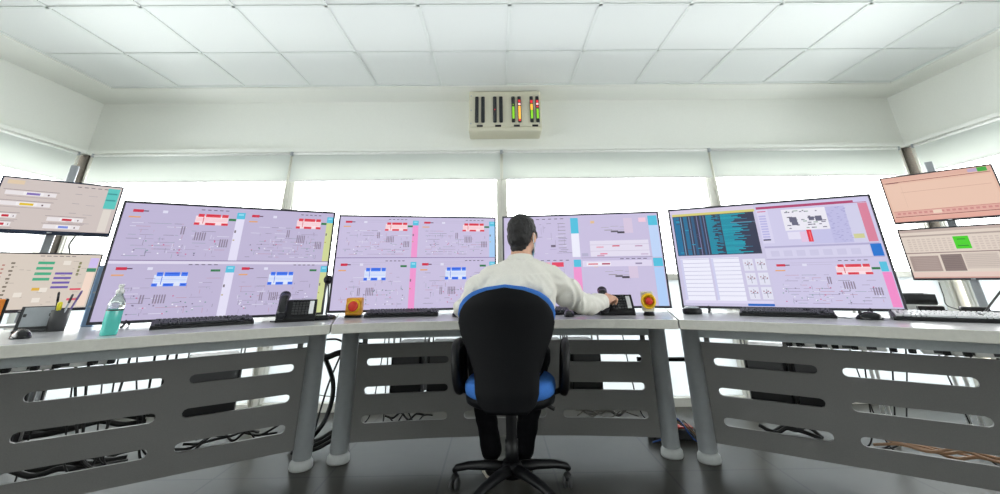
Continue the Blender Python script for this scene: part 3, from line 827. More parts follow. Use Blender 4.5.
def telephone(x, y, rz, label):
    t = thing('desk_telephone', (x, y, ZD), label, 'telephone', rz, 'desk telephones'); t.scale = (.82, .82, .82)
    tilt = Rx(R(52))
    p = MB()
    prof = [(-.085, 0), (.085, 0), (.085, .03), (.03, .135), (.018, .138), (-.085, .022)]
    p.prism(prof, -.125, .125, Matrix(((0, 0, 1, 0), (1, 0, 0, 0), (0, 1, 0, 0), (0, 0, 0, 1))), bev=.004); part('base', p, M['blackplastic'], t)
    ang = math.atan2(.116, .103); F = T(0, -.085, .022) @ Rx(ang)
    p = MB()
    for i in range(5):
        for j in range(5): p.box(-.025+.022*i, .035+.022*j, .003, .016, .014, .008, .002, F)
    k = part('keypad', p, M['darkgrey'], t); k['kind'] = 'stuff'
    p = MB(); p.box(.092, .085, .002, .030, .105, .006, .002, F); part('label_strip', p, M['paper'], t)
    p = MB(); p.box(.02, .143, .003, .10, .014, .006, .001, F); part('display', p, M['blackgloss'], t)
    p = MB()
    pts = [(-.092, .000, .028), (-.092, .02, .045), (-.092, .07, .052), (-.092, .13, .046), (-.092, .165, .030)]
    p.tube(pts, [.031, .027, .026, .028, .032], 14, F, flat=(1.15, .9))
    p.ball((-.092, .002, .027), .034, .026, .026, mx=F); p.ball((-.092, .170, .030), .036, .030, .028, mx=F)
    h = part('handset', p, M['blackgloss'], t)
    p = MB(); cp_ = []
    for i in range(90):
        a = i*.9; cp_.append((-.125-.03*math.sin(i/89*PI), -.06-.03*i/89+.02*math.sin(i/89*PI), .007)) if i % 3 == 0 else None
    p.tube([c for c in cp_ if c], .005, 8); part('handset_cord', p, M['cable'], t)
    return t
telephone(-1.165, 2.69, R(20), 'black desk telephone standing alone before the spray bottle monitor')
telephone(.738, 2.83, R(-6), 'black desk telephone with the hand of the person on its handset')

# stop buttons
t = thing('stop_button', (-.895, 2.89, ZD), 'square amber stop-button box left of the seated person', 'emergency button', R(8))
p = MB(); p.box(0, 0, .063, .098, .075, .10, .008); part('box', p, M['amberbox'], t)
p = MB(); p.box(0, 0, .0065, .098, .08, .013, .002); part('foot_plate', p, M['blackplastic'], t)
p = MB(); p.lathe([(.040, 0), (.040, .008), (.030, .012), (.0, .012)], 28, T(0, -.037, .066) @ Rx(PI/2)); part('collar', p, M['yellow'], t)
p = MB(); p.lathe([(.022, .010), (.024, .022), (.030, .026), (.029, .036), (.018, .042), (0, .043)], 28, T(0, -.037, .066) @ Rx(PI/2)); part('push_button', p, M['redbtn'], t)
t = thing('stop_button', (.905, 2.73, ZD), 'pale stop-button box with big yellow ring right of the seated person', 'emergency button', R(-10)); t.scale = (.88, .88, .88)
p = MB(); p.box(0, 0, .088, .078, .05, .125, .006); part('box', p, M['clearbox'], t)
p = MB(); p.lathe([(0, 0), (.036, 0), (.036, .012), (.028, .022), (0, .022)], 24, sx=1, sy=.8); part('foot_plate', p, M['blackplastic'], t)
p = MB(); p.lathe([(.047, 0), (.050, .02), (.047, .036), (.035, .038), (.032, .018), (0, .018)], 32, T(0, -.025, .092) @ Rx(PI/2)); part('collar', p, M['yellow'], t)
p = MB(); p.lathe([(.014, .016), (.016, .03), (.024, .034), (.024, .042), (.015, .048), (0, .049)], 28, T(0, -.025, .092) @ Rx(PI/2)); part('push_button', p, M['redbtn'], t)

# gooseneck microphone in the gap between the monitors
t = thing('desk_microphone', (-1.05, 2.80, ZD), 'black ball microphone on a stalk between the two left big monitors', 'microphone')
p = MB(); p.lathe([(0, 0), (.055, 0), (.058, .008), (.05, .02), (.02, .026), (0, .027)], 24, sx=1.3, sy=.9); part('base', p, M['blackgloss'], t)
for dx in (-.014, .014):
    p = MB(); p.tube([(dx, 0, .02), (dx*1.1, .004, .10), (dx*.5, .006, .18), (0, .006, .205)], .005, 8); part('stalk', p, M['darkgrey'], t)
p = MB(); p.ball((0, .004, .222), .027); part('foam_ball', p, M['blackplastic'], t)
t = thing('card_reader', (-1.085, 2.715, ZD), 'low black device on the desk joint at the foot of the ball microphone', 'device', R(15))
p = MB(); p.box(.05, .0, .013, .10, .07, .026, .010); part('body', p, M['blackgloss'], t)
p = MB(); p.box(.05, -.005, .0275, .05, .03, .003, .001); part('top_plate', p, M['silver'], t)

# spray bottle
t = thing('spray_bottle', (-1.727, 2.09, ZD), 'clear spray bottle with teal liquid on the left desk', 'bottle', R(35)); t.scale = (.94, .94, .93)
p = MB(); p.lathe([(0, .001), (.030, .001), (.033, .006), (.033, .112), (.032, .116), (0, .116)], 28); part('liquid', p, M['teal'], t)
p = MB(); p.lathe([(.0335, .1165), (.0335, .135), (.030, .150), (.016, .176), (.013, .186), (0, .187)], 28); part('bottle_top', p, M['clearplastic'], t)
p = MB(); p.lathe([(.0345, .108), (.0345, .114)], 28); part('level_band', p, M['darkgrey'], t)
p = MB(); p.lathe([(.016, .184), (.017, .188), (.017, .200), (.010, .204), (.009, .212)], 20); p.box(0, -.012, .219, .020, .050, .016, .004); part('spray_head', p, M['white'], t)
p = MB(); p.tube([(0, -.030, .214), (0, -.034, .200), (0, -.028, .190)], .004, 8); part('trigger', p, M['white'], t)

# pen cup, tray, folder on the left
t = thing('pen_cup', (-2.165, 2.30, ZD), 'dark mesh pen cup below the lower left small monitor', 'pen holder')
p = MB(); p.lathe([(0, .001), (.034, .001), (.036, .095), (.033, .095), (.031, .005), (0, .005)], 24); part('cup', p, M['darkgrey'], t)
for (dx, dy, lx, ly, L, k, lab) in ((-.012, 0, -.05, .02, .17, 'blackplastic', 'black ballpoint pen leaning left in the mesh cup'), (.005, .01, .03, .03, .175, 'penpurple', 'purple pen in the mesh cup'),
                               (.012, -.008, .035, -.01, .16, 'silver', 'silver pen leaning right in the mesh cup'), (.0, -.012, .012, -.02, .125, 'penyellow', 'yellow highlighter in the mesh cup')):
    q = thing('pen', (-2.165+dx, 2.30+dy, ZD+.008), lab, 'pen', 0, 'pens in the mesh cup')
    rr = .009 if k == 'penyellow' else .0045
    d = Vector((lx, ly, L)); u_ = d.normalized()
    p = MB(); p.tube([(0, 0, 0), tuple(d*.75)], rr, 10); part('barrel', p, M[k], q)
    p = MB(); p.tube([tuple(d*.75), tuple(d*.97), tuple(d)], [rr*1.15, rr*1.1, rr*.5], 10); part('cap', p, M[k if k != 'silver' else 'darkgrey'], q)
t = thing('document_stand', (-2.265, 2.29, ZD), 'grey sloping document stand behind the black mouse at far left', 'document stand', R(40))
p = MB(); p.box(0, .0, .055, .13, .008, .115, .002, T(0, 0, .005) @ Rx(R(-18))); part('back_plate', p, M['darkgrey'], t)
p = MB(); p.box(0, -.022, .005, .13, .05, .010, .002); part('ledge', p, M['darkgrey'], t)
for sx in (-.045, .045):
    p = MB(); p.box(sx, .045, .04, .012, .07, .08, .002); part('rear_support', p, M['darkgrey'], t)
p = MB(); p.box(.0, -.004, .062, .105, .003, .09, .0, T(0, -.004, .005) @ Rx(R(-18))); o = part('page', p, M['silver'], t)
t = thing('ring_binder', (-2.41, 2.18, ZD), 'orange binder with dark spine standing at the left frame edge', 'binder', R(48))
p = MB(); p.box(0, 0, .075, .11, .16, .15, .003); part('cover', p, M['orange'], t)
p = MB(); p.box(.058, 0, .075, .012, .164, .154, .004); part('spine', p, M['blackplastic'], t)

# right end of the right desk
for (x, y, lab) in ((2.535, 2.66, 'small black box below the lower right monitor, nearer the big monitor'), (2.66, 2.535, 'small black box below the lower right monitor, nearer the frame edge')):
    t = thing('power_adapter', (x, y, ZD), lab, 'adapter', R(-35), 'black adapters on the right desk')
    p = MB(); p.box(0, 0, .019, .115, .06, .036, .006); part('body', p, M['blackplastic'], t)
    p = MB(); p.tube([(.055, 0, .016), (.09, .02, .006), (.12, .06, .004), (.10, .10, .004)], .003, 6); part('lead', p, M['cable'], t)
t = thing('equipment_tray', (2.60, 2.98, .0), 'dark tray of small parts on white table behind the right monitors', 'tray', R(-30))
p = MB(); p.box(0, 0, .755, .44, .24, .028, .004); part('table_top', p, M['white'], t)
for sx in (-1, 1):
    for sy in (-1, 1):
        p = MB(); p.tube([(sx*.20, sy*.10, 0), (sx*.20, sy*.10, .742)], .011, 10); part('leg', p, M['white'], t)
p = MB(); p.box(0, 0, .785, .40, .20, .03, .004); p.box(0, -.095, .805, .40, .01, .05, .002); p.box(0, .095, .805, .40, .01, .05, .002); p.box(-.195, 0, .805, .01, .2, .05, .002); p.box(.195, 0, .805, .01, .2, .05, .002); part('tray', p, M['darkgrey'], t)
t = thing('paper_stack', (2.47, 2.20+.08, ZD), 'white paper stack behind the pale keyboard at far right', 'paper', R(-34))
p = MB(); p.box(0, 0, .004, .30, .21, .008, .001); part('sheets', p, M['paper'], t)
def cable(pts, r, m, label, group=None, name='cable'):
    # smooth the path
    P = [Vector(p) for p in pts]; out = []
    for i in range(len(P)-1):
        p0, p1, p2, p3 = P[max(i-1, 0)], P[i], P[i+1], P[min(i+2, len(P)-1)]
        for k in range(6):
            t_ = k/6; out.append(.5*((2*p1)+(p2-p0)*t_+(2*p0-5*p1+4*p2-p3)*t_**2+(3*p1-p0-3*p2+p3)*t_**3))
    out.append(P[-1])
    mb = MB(); mb.tube(out, r, 7)
    o = mb.build(name, M[m]); return tag(o, label, 'cable', group)
cable([(2.90, 2.42, .96), (2.74, 2.40, .885), (2.60, 2.38, .80), (2.53, 2.37, .757), (2.46, 2.38, .752), (2.40, 2.41, .750)], .005, 'cable', 'thick black lead hanging onto the papers at far right')
cable([(2.64, 2.66, .90), (2.60, 2.62, .83), (2.56, 2.58, .78), (2.60, 2.54, .752), (2.52, 2.52, .742)], .003, 'cable', 'thin black lead hanging below the lower right monitor')
cable([(2.36, 2.48, .742), (2.43, 2.44, .752), (2.50, 2.46, .745), (2.56, 2.42, .748), (2.50, 2.38, .750)], .003, 'cablered', 'thin red lead curled behind the pale keyboard')
cable([(-2.50, 2.60, 1.24), (-2.53, 2.60, 1.17), (-2.50, 2.59, 1.12), (-2.49, 2.60, 1.02)], .004, 'cable', 'short black lead between the two small left monitors')

# ------------------------------------------------------------------ under the desks
def tower(x, y, rz, label, w=.19):
    t = thing('computer_tower', (x, y, .265), label, 'computer', rz, 'black computers hung under the desks')
    p = MB(); p.box(0, 0, .145, w, .36, .29, .008); part('case', p, M['blackplastic'], t)
    p = MB(); p.box(0, -.183, .20, w-.03, .006, .09, .002); part('vent_panel', p, M['darkgrey'], t)
    for yy in (-.1, .1):
        p = MB(); p.box(0, yy, -.0035, w+.02, .03, .007); p.box(-w/2-.007, yy, .205, .006, .03, .4252); p.box(w/2+.007, yy, .205, .006, .03, .4252); part('hanger', p, M['panel'], t)
    return t
tower(CX-.62, 3.20, 0, 'black computer under the centre desk, leftmost')
tower(CX-.39, 3.20, 0, 'black computer under the centre desk, left of the chair')
tower(CX+.30, 3.20, 0, 'black computer under the centre desk, right behind the chair arm')
tower(CX+.52, 3.20, 0, 'black computer under the centre desk, rightmost')
def mpw(mp, s, k, z=0): v = mp(s, z, k); return v
v = mpw(mpL, .49, .24); tower(v.x, v.y, R(33.4), 'black computer behind the left desk panel, by the spare legs', .25)
v = mpw(mpR, .36, .24); tower(v.x, v.y, R(-33.4), 'black computer behind the right desk panel, nearest the legs', .20)
v = mpw(mpR, .585, .24); tower(v.x, v.y, R(-33.4), 'black computer behind the right desk panel, further from the legs', .20)
v = mpw(mpL, 1.29, .24); tower(v.x, v.y, R(33.4), 'black computer behind the far end of the left desk panel', .20)

def strip(mp, s, sg, label):
    v = mp(s, 0, .05); t = thing('power_strip', (v.x, v.y, .602), label, 'power strip', -sg*R(33.4))
    p = MB(); p.box(0, 0, .0, .42, .045, .026, .006); part('body', p, M['white'], t)
    for k in range(4):
        q = MB(); q.box(-.15+.1*k, -.0235, .002, .04, .002, .018, .0005); part('socket', q, M['darkgrey'], t)
    p = MB(); p.box(0, .012, .058, .05, .006, .064); part('hook', p, M['silver'], t)
strip(mpR, .70, 1, 'white power strip above the right panel, nearer the legs')
strip(mpR, 1.25, 1, 'white power strip above the right panel, at the far end')
strip(mpL, 1.15, -1, 'white power strip above the left panel, at the far end')
PL = 'black plug pushed in above the %s desk panel'
for mp, sg, ss, nm in ((mpR, 1, (.50, .545, .63, .70, .78, .93, 1.0, 1.12, 1.19), 'right'), (mpL, -1, (.93, 1.0, 1.12, 1.19, 1.28), 'left')):
    for s in ss:
        v = mp(s, 0, -.0); t = thing('power_plug', (v.x, v.y, .591), PL % nm, 'plug', -sg*R(33.4), 'plugs above the %s desk panel' % nm)
        p = MB(); p.box(0, .006, .012, .030, .024, .022, .006); part('plug_body', p, M['blackplastic'], t)
        p = MB(); p.tube([(0, .0, .018), (.006, -.006, .0225), (.02, -.004, .024), (.03, .02, .02)], .0035, 7); part('lead', p, M['cable'], t)
# hanging and lying cables
rr = random.Random(12)
def drops(mp, s0, s1, n, nm, mats):
    for i in range(n):
        s = s0+(s1-s0)*(i+.5)/n+rr.uniform(-.03, .03); k = rr.uniform(.07, .13); ds = rr.uniform(-.12, .12)
        q = [mp(s, .63, k), mp(s+ds*.2, .52, k+.01), mp(s+ds*.6, .36, k+.02), mp(s+ds, .22, k+.03), mp(s+ds*1.6, .15, k+.035), mp(s+ds*2.8, .135, k+.04)]
        cable(q, rr.choice((.0035, .004, .006)), rr.choice(mats), 'black cable hanging behind the %s desk panel' % nm, 'cables hanging behind the %s desk panel' % nm)
drops(mpR, .72, 1.75, 12, 'right', ['cable'])
drops(mpL, .68, 1.15, 11, 'left', ['cable'])
mpC = lambda s, z, k: Vector((CX+s, bow(s)+k, z))
drops(mpC, -.80, -.74, 2, 'centre', ['cable']); drops(mpC, .70, .8, 1, 'centre', ['cable'])
def floorlines(mp, s0, s1, n, nm, m, lab):
    for i in range(n):
        a = s0+rr.uniform(0, .3)*(s1-s0); b = s1-rr.uniform(0, .3)*(s1-s0); k = .10+.02*i
        q = [mp(a+(b-a)*j/5, .165+rr.uniform(-.025, .04), k+rr.uniform(-.015, .015)) for j in range(6)]
        cable(q, rr.choice((.004, .006, .007)), m, lab, 'cables lying behind the %s desk panel' % nm)
def sags(mp, s0, s1, z, n, nm, r):
    for i in range(n):
        a = s0+rr.uniform(0, .08); b = s1-rr.uniform(0, .08)
        cable([mp(a+(b-a)*j/5, z+rr.uniform(-.025, .03), .17+.03*i) for j in range(6)], r, 'cable', 'thick black cable strung sideways behind the %s desk panel' % nm, 'thick cables behind the %s desk panel' % nm)
sags(mpL, .70, 1.22, .315, 4, 'left', .012); sags(mpL, .72, 1.2, .16, 3, 'left', .012); sags(mpR, .24, .60, .155, 2, 'right', .010)
floorlines(mpR, .70, 1.5, 4, 'right', 'cablebrown', 'tan cable looping low behind the right desk panel')
floorlines(mpL, .10, .65, 5, 'left', 'cable', 'black cable looping low behind the left desk panel')
floorlines(mpC, .35, .85, 4, 'centre', 'cablegrey', 'grey cable looping low behind the centre desk panel')
floorlines(mpC, -.85, -.35, 2, 'centre left', 'cable', 'black cable looping low behind the panel left of the chair')
# big loop between the left pair of legs
cable([(CX-1.14, 3.02, .60), (CX-1.08, 3.03, .60), (CX-1.02, 3.02, .585), (CX-.9, 3.05, .57)], .006, 'cable', 'thin black cable arching high between the left pair of desk legs')
cable([(CX-1.22, 3.06, .52), (CX-1.13, 3.03, .50), (CX-1.06, 3.03, .52), (CX-.95, 3.06, .535)], .018, 'cable', 'thick black hose crossing between the left pair of desk legs')
cable([(CX-1.20, 3.08, .55), (CX-1.12, 3.04, .46), (CX-1.065, 3.02, .36), (CX-1.06, 3.01, .25), (CX-1.10, 3.0, .14), (CX-1.20, 3.02, .05), (CX-1.3, 3.06, .022)], .014, 'cable', 'thick black hose bending down between the left pair of desk legs')
cable([(CX-1.05, 3.05, .50), (CX-1.10, 3.05, .36), (CX-1.13, 3.04, .22), (CX-1.16, 3.05, .08), (CX-1.2, 3.1, .01)], .006, 'cable', 'slim black cable slanting between the left pair of desk legs')
for k in range(3):
    cable([(CX-1.25+.02*k, 2.98, .02+.014*k), (CX-1.12, 2.99+.03*k, .03+.016*k), (CX-1.04, 3.02+.03*k, .06+.02*k), (CX-.95, 3.06, .09+.02*k)], .011, 'cable', 'black cable on the floor between the left pair of desk legs', 'floor cables between the left legs')
cable([(CX-1.3, 3.12, .30), (CX-1.1, 3.1, .27), (CX-.9, 3.12, .285)], .003, 'cablegrey', 'thin grey wire crossing between the left pair of desk legs')
# between the right pair of legs
cable([(CX+.86, 3.08, .455), (CX+1.03, 3.06, .455), (CX+1.22, 3.04, .455)], .013, 'cable', 'black bar-like cable crossing between the right pair of desk legs')
for k in range(4):
    cable([(CX+.90+.02*k, 3.08+.04*k, .01), (CX+.99, 3.05+.05*k, .05+.03*k), (CX+1.05+.02*k, 3.04+.03*k, .14-.02*k), (CX+1.13, 3.02+.04*k, .04+.02*k), (CX+1.2, 3.02, .008)], .004, ('cableblue', 'cable', 'cablebrown', 'cablegrey')[k],
          ('blue cable', 'black cable', 'tan cable', 'grey cable')[k]+' tangled on the floor between the right desk legs')
t = thing('floor_box', (CX+1.06, 3.17, 0), 'low dark floor box between the right pair of desk legs', 'cable box')
p = MB(); p.box(0, 0, .03, .30, .10, .06, .01); part('body', p, M['darkgrey'], t)
p = MB(); p.box(0, 0, .064, .24, .07, .008, .002); part('lid', p, M['cablered'], t)

# ------------------------------------------------------------------ office chair
t = thing('office_chair', (CX+.022, 2.46, 0), 'black office chair with blue cushion at the centre desk', 'chair', R(-6))
# base star
p = MB(); p.lathe([(0, .075), (.045, .075), (.050, .085), (.048, .125), (.034, .135), (0, .136)], 24)
st = part('base_hub', p, M['blackplastic'], t)
for k in range(5):
    a = R(96+72*k); mx = Rz(a)
    p = MB(); p.tube([(.035, 0, .108), (.12, 0, .108), (.22, 0, .098), (.285, 0, .082), (.300, 0, .07)], [.030, .027, .023, .020, .016], 12, mx, flat=(1, .75)); part('base_arm', p, M['blackplastic'], t)
    rot = mx @ T(.288, 0, 0) @ Rz(R(40+50*k))
    p = MB()
    p.tube([(0, 0, .085), (0, 0, .05)], .008, 8, rot); p.ball((.012, 0, .045), .026, .020, .020, mx=rot)
    c = part('castor', p, M['blackplastic'], t)
    for sx in (-1, 1):
        q = MB(); q.lathe([(0, -.008), (.022, -.008), (.026, -.004), (.026, .004), (.022, .008), (0, .008)], 20, rot @ T(.018, sx*.014, .0262) @ Rx(PI/2)); q.build('wheel', M['darkgrey'], c)
p = MB(); p.lathe([(.032, .12), (.032, .22), (.027, .222), (.027, .32), (.022, .322), (.022, .40)], 20); part('gas_column', p, M['blackplastic'], t)
p = MB(); p.box(0, .0, .398, .20, .24, .035, .01); p.tube([(.06, .02, .395), (.16, .0, .372), (.215, -.02, .352)], .010, 8); part('tilt_mechanism', p, M['blackplastic'], t)
# seat
def pad(mb, w, d, h, cx, cy, cz, e=2.6, mx=None, seg=40):
    tb = bmesh.new(); rings = []
    for (k, z) in ((.90, -.5), (.98, -.3), (1, 0), (.985, .25), (.93, .42), (.80, .5)):
        ring = []
        for j in range(seg):
            a = 2*PI*j/seg; ca, sa = math.cos(a), math.sin(a)
            x = math.copysign(abs(ca)**(2/e), ca)*w/2*k; y = math.copysign(abs(sa)**(2/e), sa)*d/2*k
            ring.append(tb.verts.new((cx+x, cy+y, cz+z*h)))
        rings.append(ring)
    for a, b in zip(rings, rings[1:]):
        for j in range(seg): fc = tb.faces.new((a[j], a[(j+1) % seg], b[(j+1) % seg], b[j])); fc.smooth = True
    tb.faces.new(list(reversed(rings[0]))); tb.faces.new(rings[-1])
    mb.absorb(tb, mx)
p = MB(); pad(p, .455, .46, .075, 0, .005, .452); part('seat_cushion', p, M['bluefab'], t)
p = MB(); pad(p, .445, .43, .055, 0, .005, .408); part('seat_shell', p, M['chairshell'], t)
# backrest: oval that narrows to the bottom, curved
def back_profile(v):           # half width over height 0..1
    pts = [(0, .085), (.06, .125), (.14, .140), (.30, .146), (.46, .178), (.60, .212), (.70, .224), (.79, .217), (.86, .195), (.92, .158), (.965, .105), (.99, .052), (1, .0)]
    for (a, x), (b, y) in zip(pts, pts[1:]):
        if v <= b: k = (v-a)/(b-a); return x+(y-x)*k
    return 0
def backrest(grow, y0, y1, z0, z1, puff):
    tb = bmesh.new(); nz, nx = 40, 24; F_, B_ = [], []
    for i in range(nz+1):
        v = i/nz; w = max(.004, back_profile(v)+grow*(1 if v < .99 else .5)); z = z0+(z1-z0)*v
        lean = -.235+.012*math.sin(v*PI*1.1)-.03*(v-.45)**2-.03*v
        fr, br = [], []
        for j in range(nx+1):
            u_ = -1+2*j/nx; x = w*1.05*math.sin(u_*PI/2); k = math.sqrt(max(0, 1-u_*u_))*min(1, 6*min(v+.03, 1.03-v))
            cv = .045*(x/.22)**2
            fr.append(tb.verts.new((x, lean+cv+y1+puff*k, z))); br.append(tb.verts.new((x, lean+cv+y0-.014*k, z)))
        F_.append(fr); B_.append(br)
    for i in range(nz):
        for j in range(nx):
            a = tb.faces.new((F_[i][j+1], F_[i][j], F_[i+1][j], F_[i+1][j+1])); a.smooth = True
            a = tb.faces.new((B_[i][j], B_[i][j+1], B_[i+1][j+1], B_[i+1][j])); a.smooth = True
        for (j) in (0, nx):
            q = (F_[i][j], B_[i][j], B_[i+1][j], F_[i+1][j]); a = tb.faces.new(q if j == 0 else q[::-1]); a.smooth = True
    for i in (0, nz):
        for j in range(nx): q = (F_[i][j], F_[i][j+1], B_[i][j+1], B_[i][j]); tb.faces.new(q if i == 0 else q[::-1])
    bmesh.ops.recalc_face_normals(tb, faces=tb.faces)
    return tb
p = MB(); p.absorb(backrest(0, -.018, .0, .385, .912, .0)); part('back_shell', p, M['chairshell'], t)
p = MB(); p.absorb(backrest(.006, .001, .022, .47, .925, .018)); part('back_cushion', p, M['bluefab'], t)
p = MB(); p.tube([(0, .0, .393), (0, -.13, .386), (0, -.215, .40), (0, -.25, .45)], [.03, .03, .03, .02], 12, flat=(1.4, .5)); part('back_bracket', p, M['blackplastic'], t)
for sg in (-1, 1):
    p = MB(); pts = []
    for k in range(25):
        a = 2*PI*k/24; ca, sa = math.cos(a), math.sin(a)
        pts.append((sg*(.28-.022*(1-sa)/2)+.006, .0+.115*math.copysign(abs(ca)**.7, ca), .535+.105*math.copysign(abs(sa)**.8, sa)))
    p.tube(pts, .022, 12, flat=(.95, .95), cap=False); p.box(sg*.268+.006, 0, .535, .016, .19, .17, .006)
    p.tube([(sg*.255, .0, .432), (sg*.20, .0, .412), (sg*.08, .0, .407)], [.02, .018, .016], 10, flat=(1.6, .6))
    ar = part('armrest', p, M['blackplastic'], t)
CHAIR = t

# ------------------------------------------------------------------ person
HX, HY = .135, 2.435
person = thing('person', (.06, 2.44, 0), 'seated person seen from behind in pale shirt, hand on the telephone', 'person')
pel = Vector((.06, 2.40, .555)); chest = Vector((.115, 2.405, .88)); neck = Vector((.13, 2.405, 1.035)); head = Vector((HX+.012, HY, 1.170))
shL = Vector((-.05, 2.415, .950)); shR = Vector((.315, 2.42, .952))
elL = Vector((-.168, 2.475, .80)); wrL = Vector((-.19, 2.72, .785))
elR = Vector((.47, 2.50, .815)); wrR = Vector((.635, 2.675, .822))
hipL = Vector((-.04, 2.42, .545)); hipR = Vector((.16, 2.42, .545))
knL = Vector((-.12, 2.79, .535)); knR = Vector((.25, 2.79, .535))
anL = Vector((-.035, 2.665, .10)); anR = Vector((.135, 2.665, .10))
# head frame: face turned to the right
HM = T(*head) @ Rz(R(-30)) @ Rx(R(-5)) @ Matrix.Scale(.96, 4)
b = MB()
def hp(x, y, z): return HM @ Vector((x, y, z))
# skull, jaw, features (y forward)
b.ball((0, 0, 0), .073, .092, .088, rot=None, seg=24, mx=HM @ T(0, -.006, .03))
b.ball((0, 0, 0), .060, .070, .075, seg=20, mx=HM @ T(0, .022, -.035))
b.ball((0, 0, 0), .034, .030, .026, seg=16, mx=HM @ T(0, .066, -.088))
b.ball((0, 0, 0), .011, .020, .022, seg=12, mx=HM @ T(0, .100, -.018)); b.ball((0, 0, 0), .015, .014, .010, seg=12, mx=HM @ T(0, .103, -.033))
b.ball((0, 0, 0), .055, .02, .012, seg=12, mx=HM @ T(0, .078, .022))
b.ball((0, 0, 0), .022, .012, .010, seg=12, mx=HM @ T(0, .090, -.060))
for sx in (-1, 1):
    b.ball((0, 0, 0), .009, .019, .032, seg=14, mx=HM @ T(sx*.077, -.004, -.010) @ Rz(R(-sx*25)))
b.capsule(neck+Vector((0, -.005, -.06)), .062, hp(0, -.012, -.06), .056)
# trunk
def ring_body(mb, rows, seg=28):
    tb = bmesh.new(); rs = []
    for c, w, d, e in rows:
        rs.append([tb.verts.new((c[0]+math.copysign(abs(math.cos(2*PI*j/seg))**(2/e), math.cos(2*PI*j/seg))*w, c[1]+math.copysign(abs(math.sin(2*PI*j/seg))**(2/e), math.sin(2*PI*j/seg))*d, c[2])) for j in range(seg)])
    for a, c in zip(rs, rs[1:]):
        for j in range(seg): tb.faces.new((a[j], a[(j+1) % seg], c[(j+1) % seg], c[j]))
    tb.faces.new(list(reversed(rs[0]))); tb.faces.new(rs[-1]); mb.absorb(tb)
ring_body(b, [((.06, 2.40, .50), .13, .09, 2.2), ((.06, 2.40, .56), .15, .105, 2.3), ((.075, 2.40, .68), .132, .092, 2.2), ((.10, 2.40, .80), .145, .10, 2.3), ((.118, 2.405, .90), .155, .105, 2.4), ((.125, 2.408, .96), .14, .085, 2.4), ((.13, 2.408, 1.01), .08, .06, 2.1)])
for s_, e_, w_ in ((shL, elL, wrL), (shR, elR, wrR)):
    b.capsule(s_, .048, e_, .037); b.capsule(e_, .038, w_, .026)
for h_, k_, a_ in ((hipL, knL, anL), (hipR, knR, anR)):
    b.capsule(h_, .075, k_, .050); b.capsule(k_, .050, a_, .036)
# hands: palm + five fingers each
def hand(mb, w, d, up, side, curl, sg):
    d = d.normalized(); side = side.normalized(); up = up.normalized()
    pc = w+d*.052
    for k in (-1.2, -.4, .4, 1.2): mb.capsule(w+d*.012+side*.011*k, .016, w+d*.085+side*.020*k, .0125)
    for k, L in ((-1.5, .060), (-.5, .074), (.5, .078), (1.5, .068)):
        p0 = w+d*.088+side*.0205*k; a = 0; dd = d.copy(); q = p0; rr_ = .0094
        for seg_, fr_ in enumerate((.45, .31, .24)):
            a += curl[seg_]; dd = d*math.cos(a)-up*math.sin(a); n_ = q+dd*L*fr_
            mb.capsule(q, rr_, n_, rr_*.93, 10); q = n_; rr_ *= .93
    th0 = w+d*.022+side*sg*.026; t1 = th0+(d*.6+side*sg*.75-up*.25).normalized()*.042; t2 = t1+(d*.85+side*sg*.15-up*.45).normalized()*.032
    mb.capsule(th0, .0145, t1, .0118, 10); mb.capsule(t1, .0115, t2, .0092, 10)
dR = (Vector((.73, 2.835, .835))-wrR)
hand(b, wrR, Vector((.62, .74, .26)), Vector((.10, -.42, .90)), Vector((-.78, .55, .34)), (.55, .95, .70), 1)
hand(b, wrL, Vector((-.05, 1, -.06)), Vector((0, .06, 1)), Vector((1, .05, 0)), (.25, .35, .25), 1)
body = organic('body', b, M['skin'], person, .0052, 5)
# eyes, brows, lips
for sx in (-1, 1):
    p = MB(); p.ball((0, 0, 0), .0125, .0125, .0125, mx=HM @ T(sx*.031, .081, .003)); e = part('eye', p, M['eye'], person, True)
    p = MB(); p.ball((0, 0, 0), .006, .003, .006, mx=HM @ T(sx*.031, .0926, .003)); q = p.build('iris', M['iris']); q.parent = e; q.data.transform(WM[person.name].inverted())
    p = MB(); p.tube([tuple(hp(sx*.014, .098, .024)), tuple(hp(sx*.032, .096, .031)), tuple(hp(sx*.052, .080, .025))], [.003, .0045, .0025], 8); part('eyebrow', p, M['hair'], person, True)
# hair cap
b = MB()
b.ball((0, 0, 0), .0805, .099, .090, seg=28, mx=HM @ T(0, -.012, .040))
b.ball((0, 0, 0), .071, .066, .070, seg=24, mx=HM @ T(0, -.040, -.012))
b.ball((0, 0, 0), .050, .036, .045, seg=20, mx=HM @ T(0, -.048, -.060))
for sx in (-1, 1): b.ball((0, 0, 0), .012, .018, .036, seg=14, mx=HM @ T(sx*.072, .024, .006))
b.ball((0, 0, 0), .056, .040, .022, seg=18, mx=HM @ T(0, .042, .098) @ Rx(R(-24)))
def hairw(c):
    l = HM.inverted() @ c
    return .003*noise.noise(c*60)+.003*noise.noise(Vector((c.x*160, c.y*160, c.z*60)))
hb = organic('hair', b, M['hair'], person, .0045, 3, hairw)
# cut away the hair over face and ear
me = hb.data; bm = bmesh.new(); bm.from_mesh(me); inv = HM.inverted() @ WM[person.name]
kill = []
for v in bm.verts:
    l = inv @ v.co
    if (l.y > .055 and l.z < .062) or (l.y > .018 and l.z < -.012) or (abs(l.x) > .05 and -.022 < l.y and l.z < -.018): kill.append(v)
bmesh.ops.delete(bm, geom=kill, context='VERTS'); bm.to_mesh(me); bm.free()
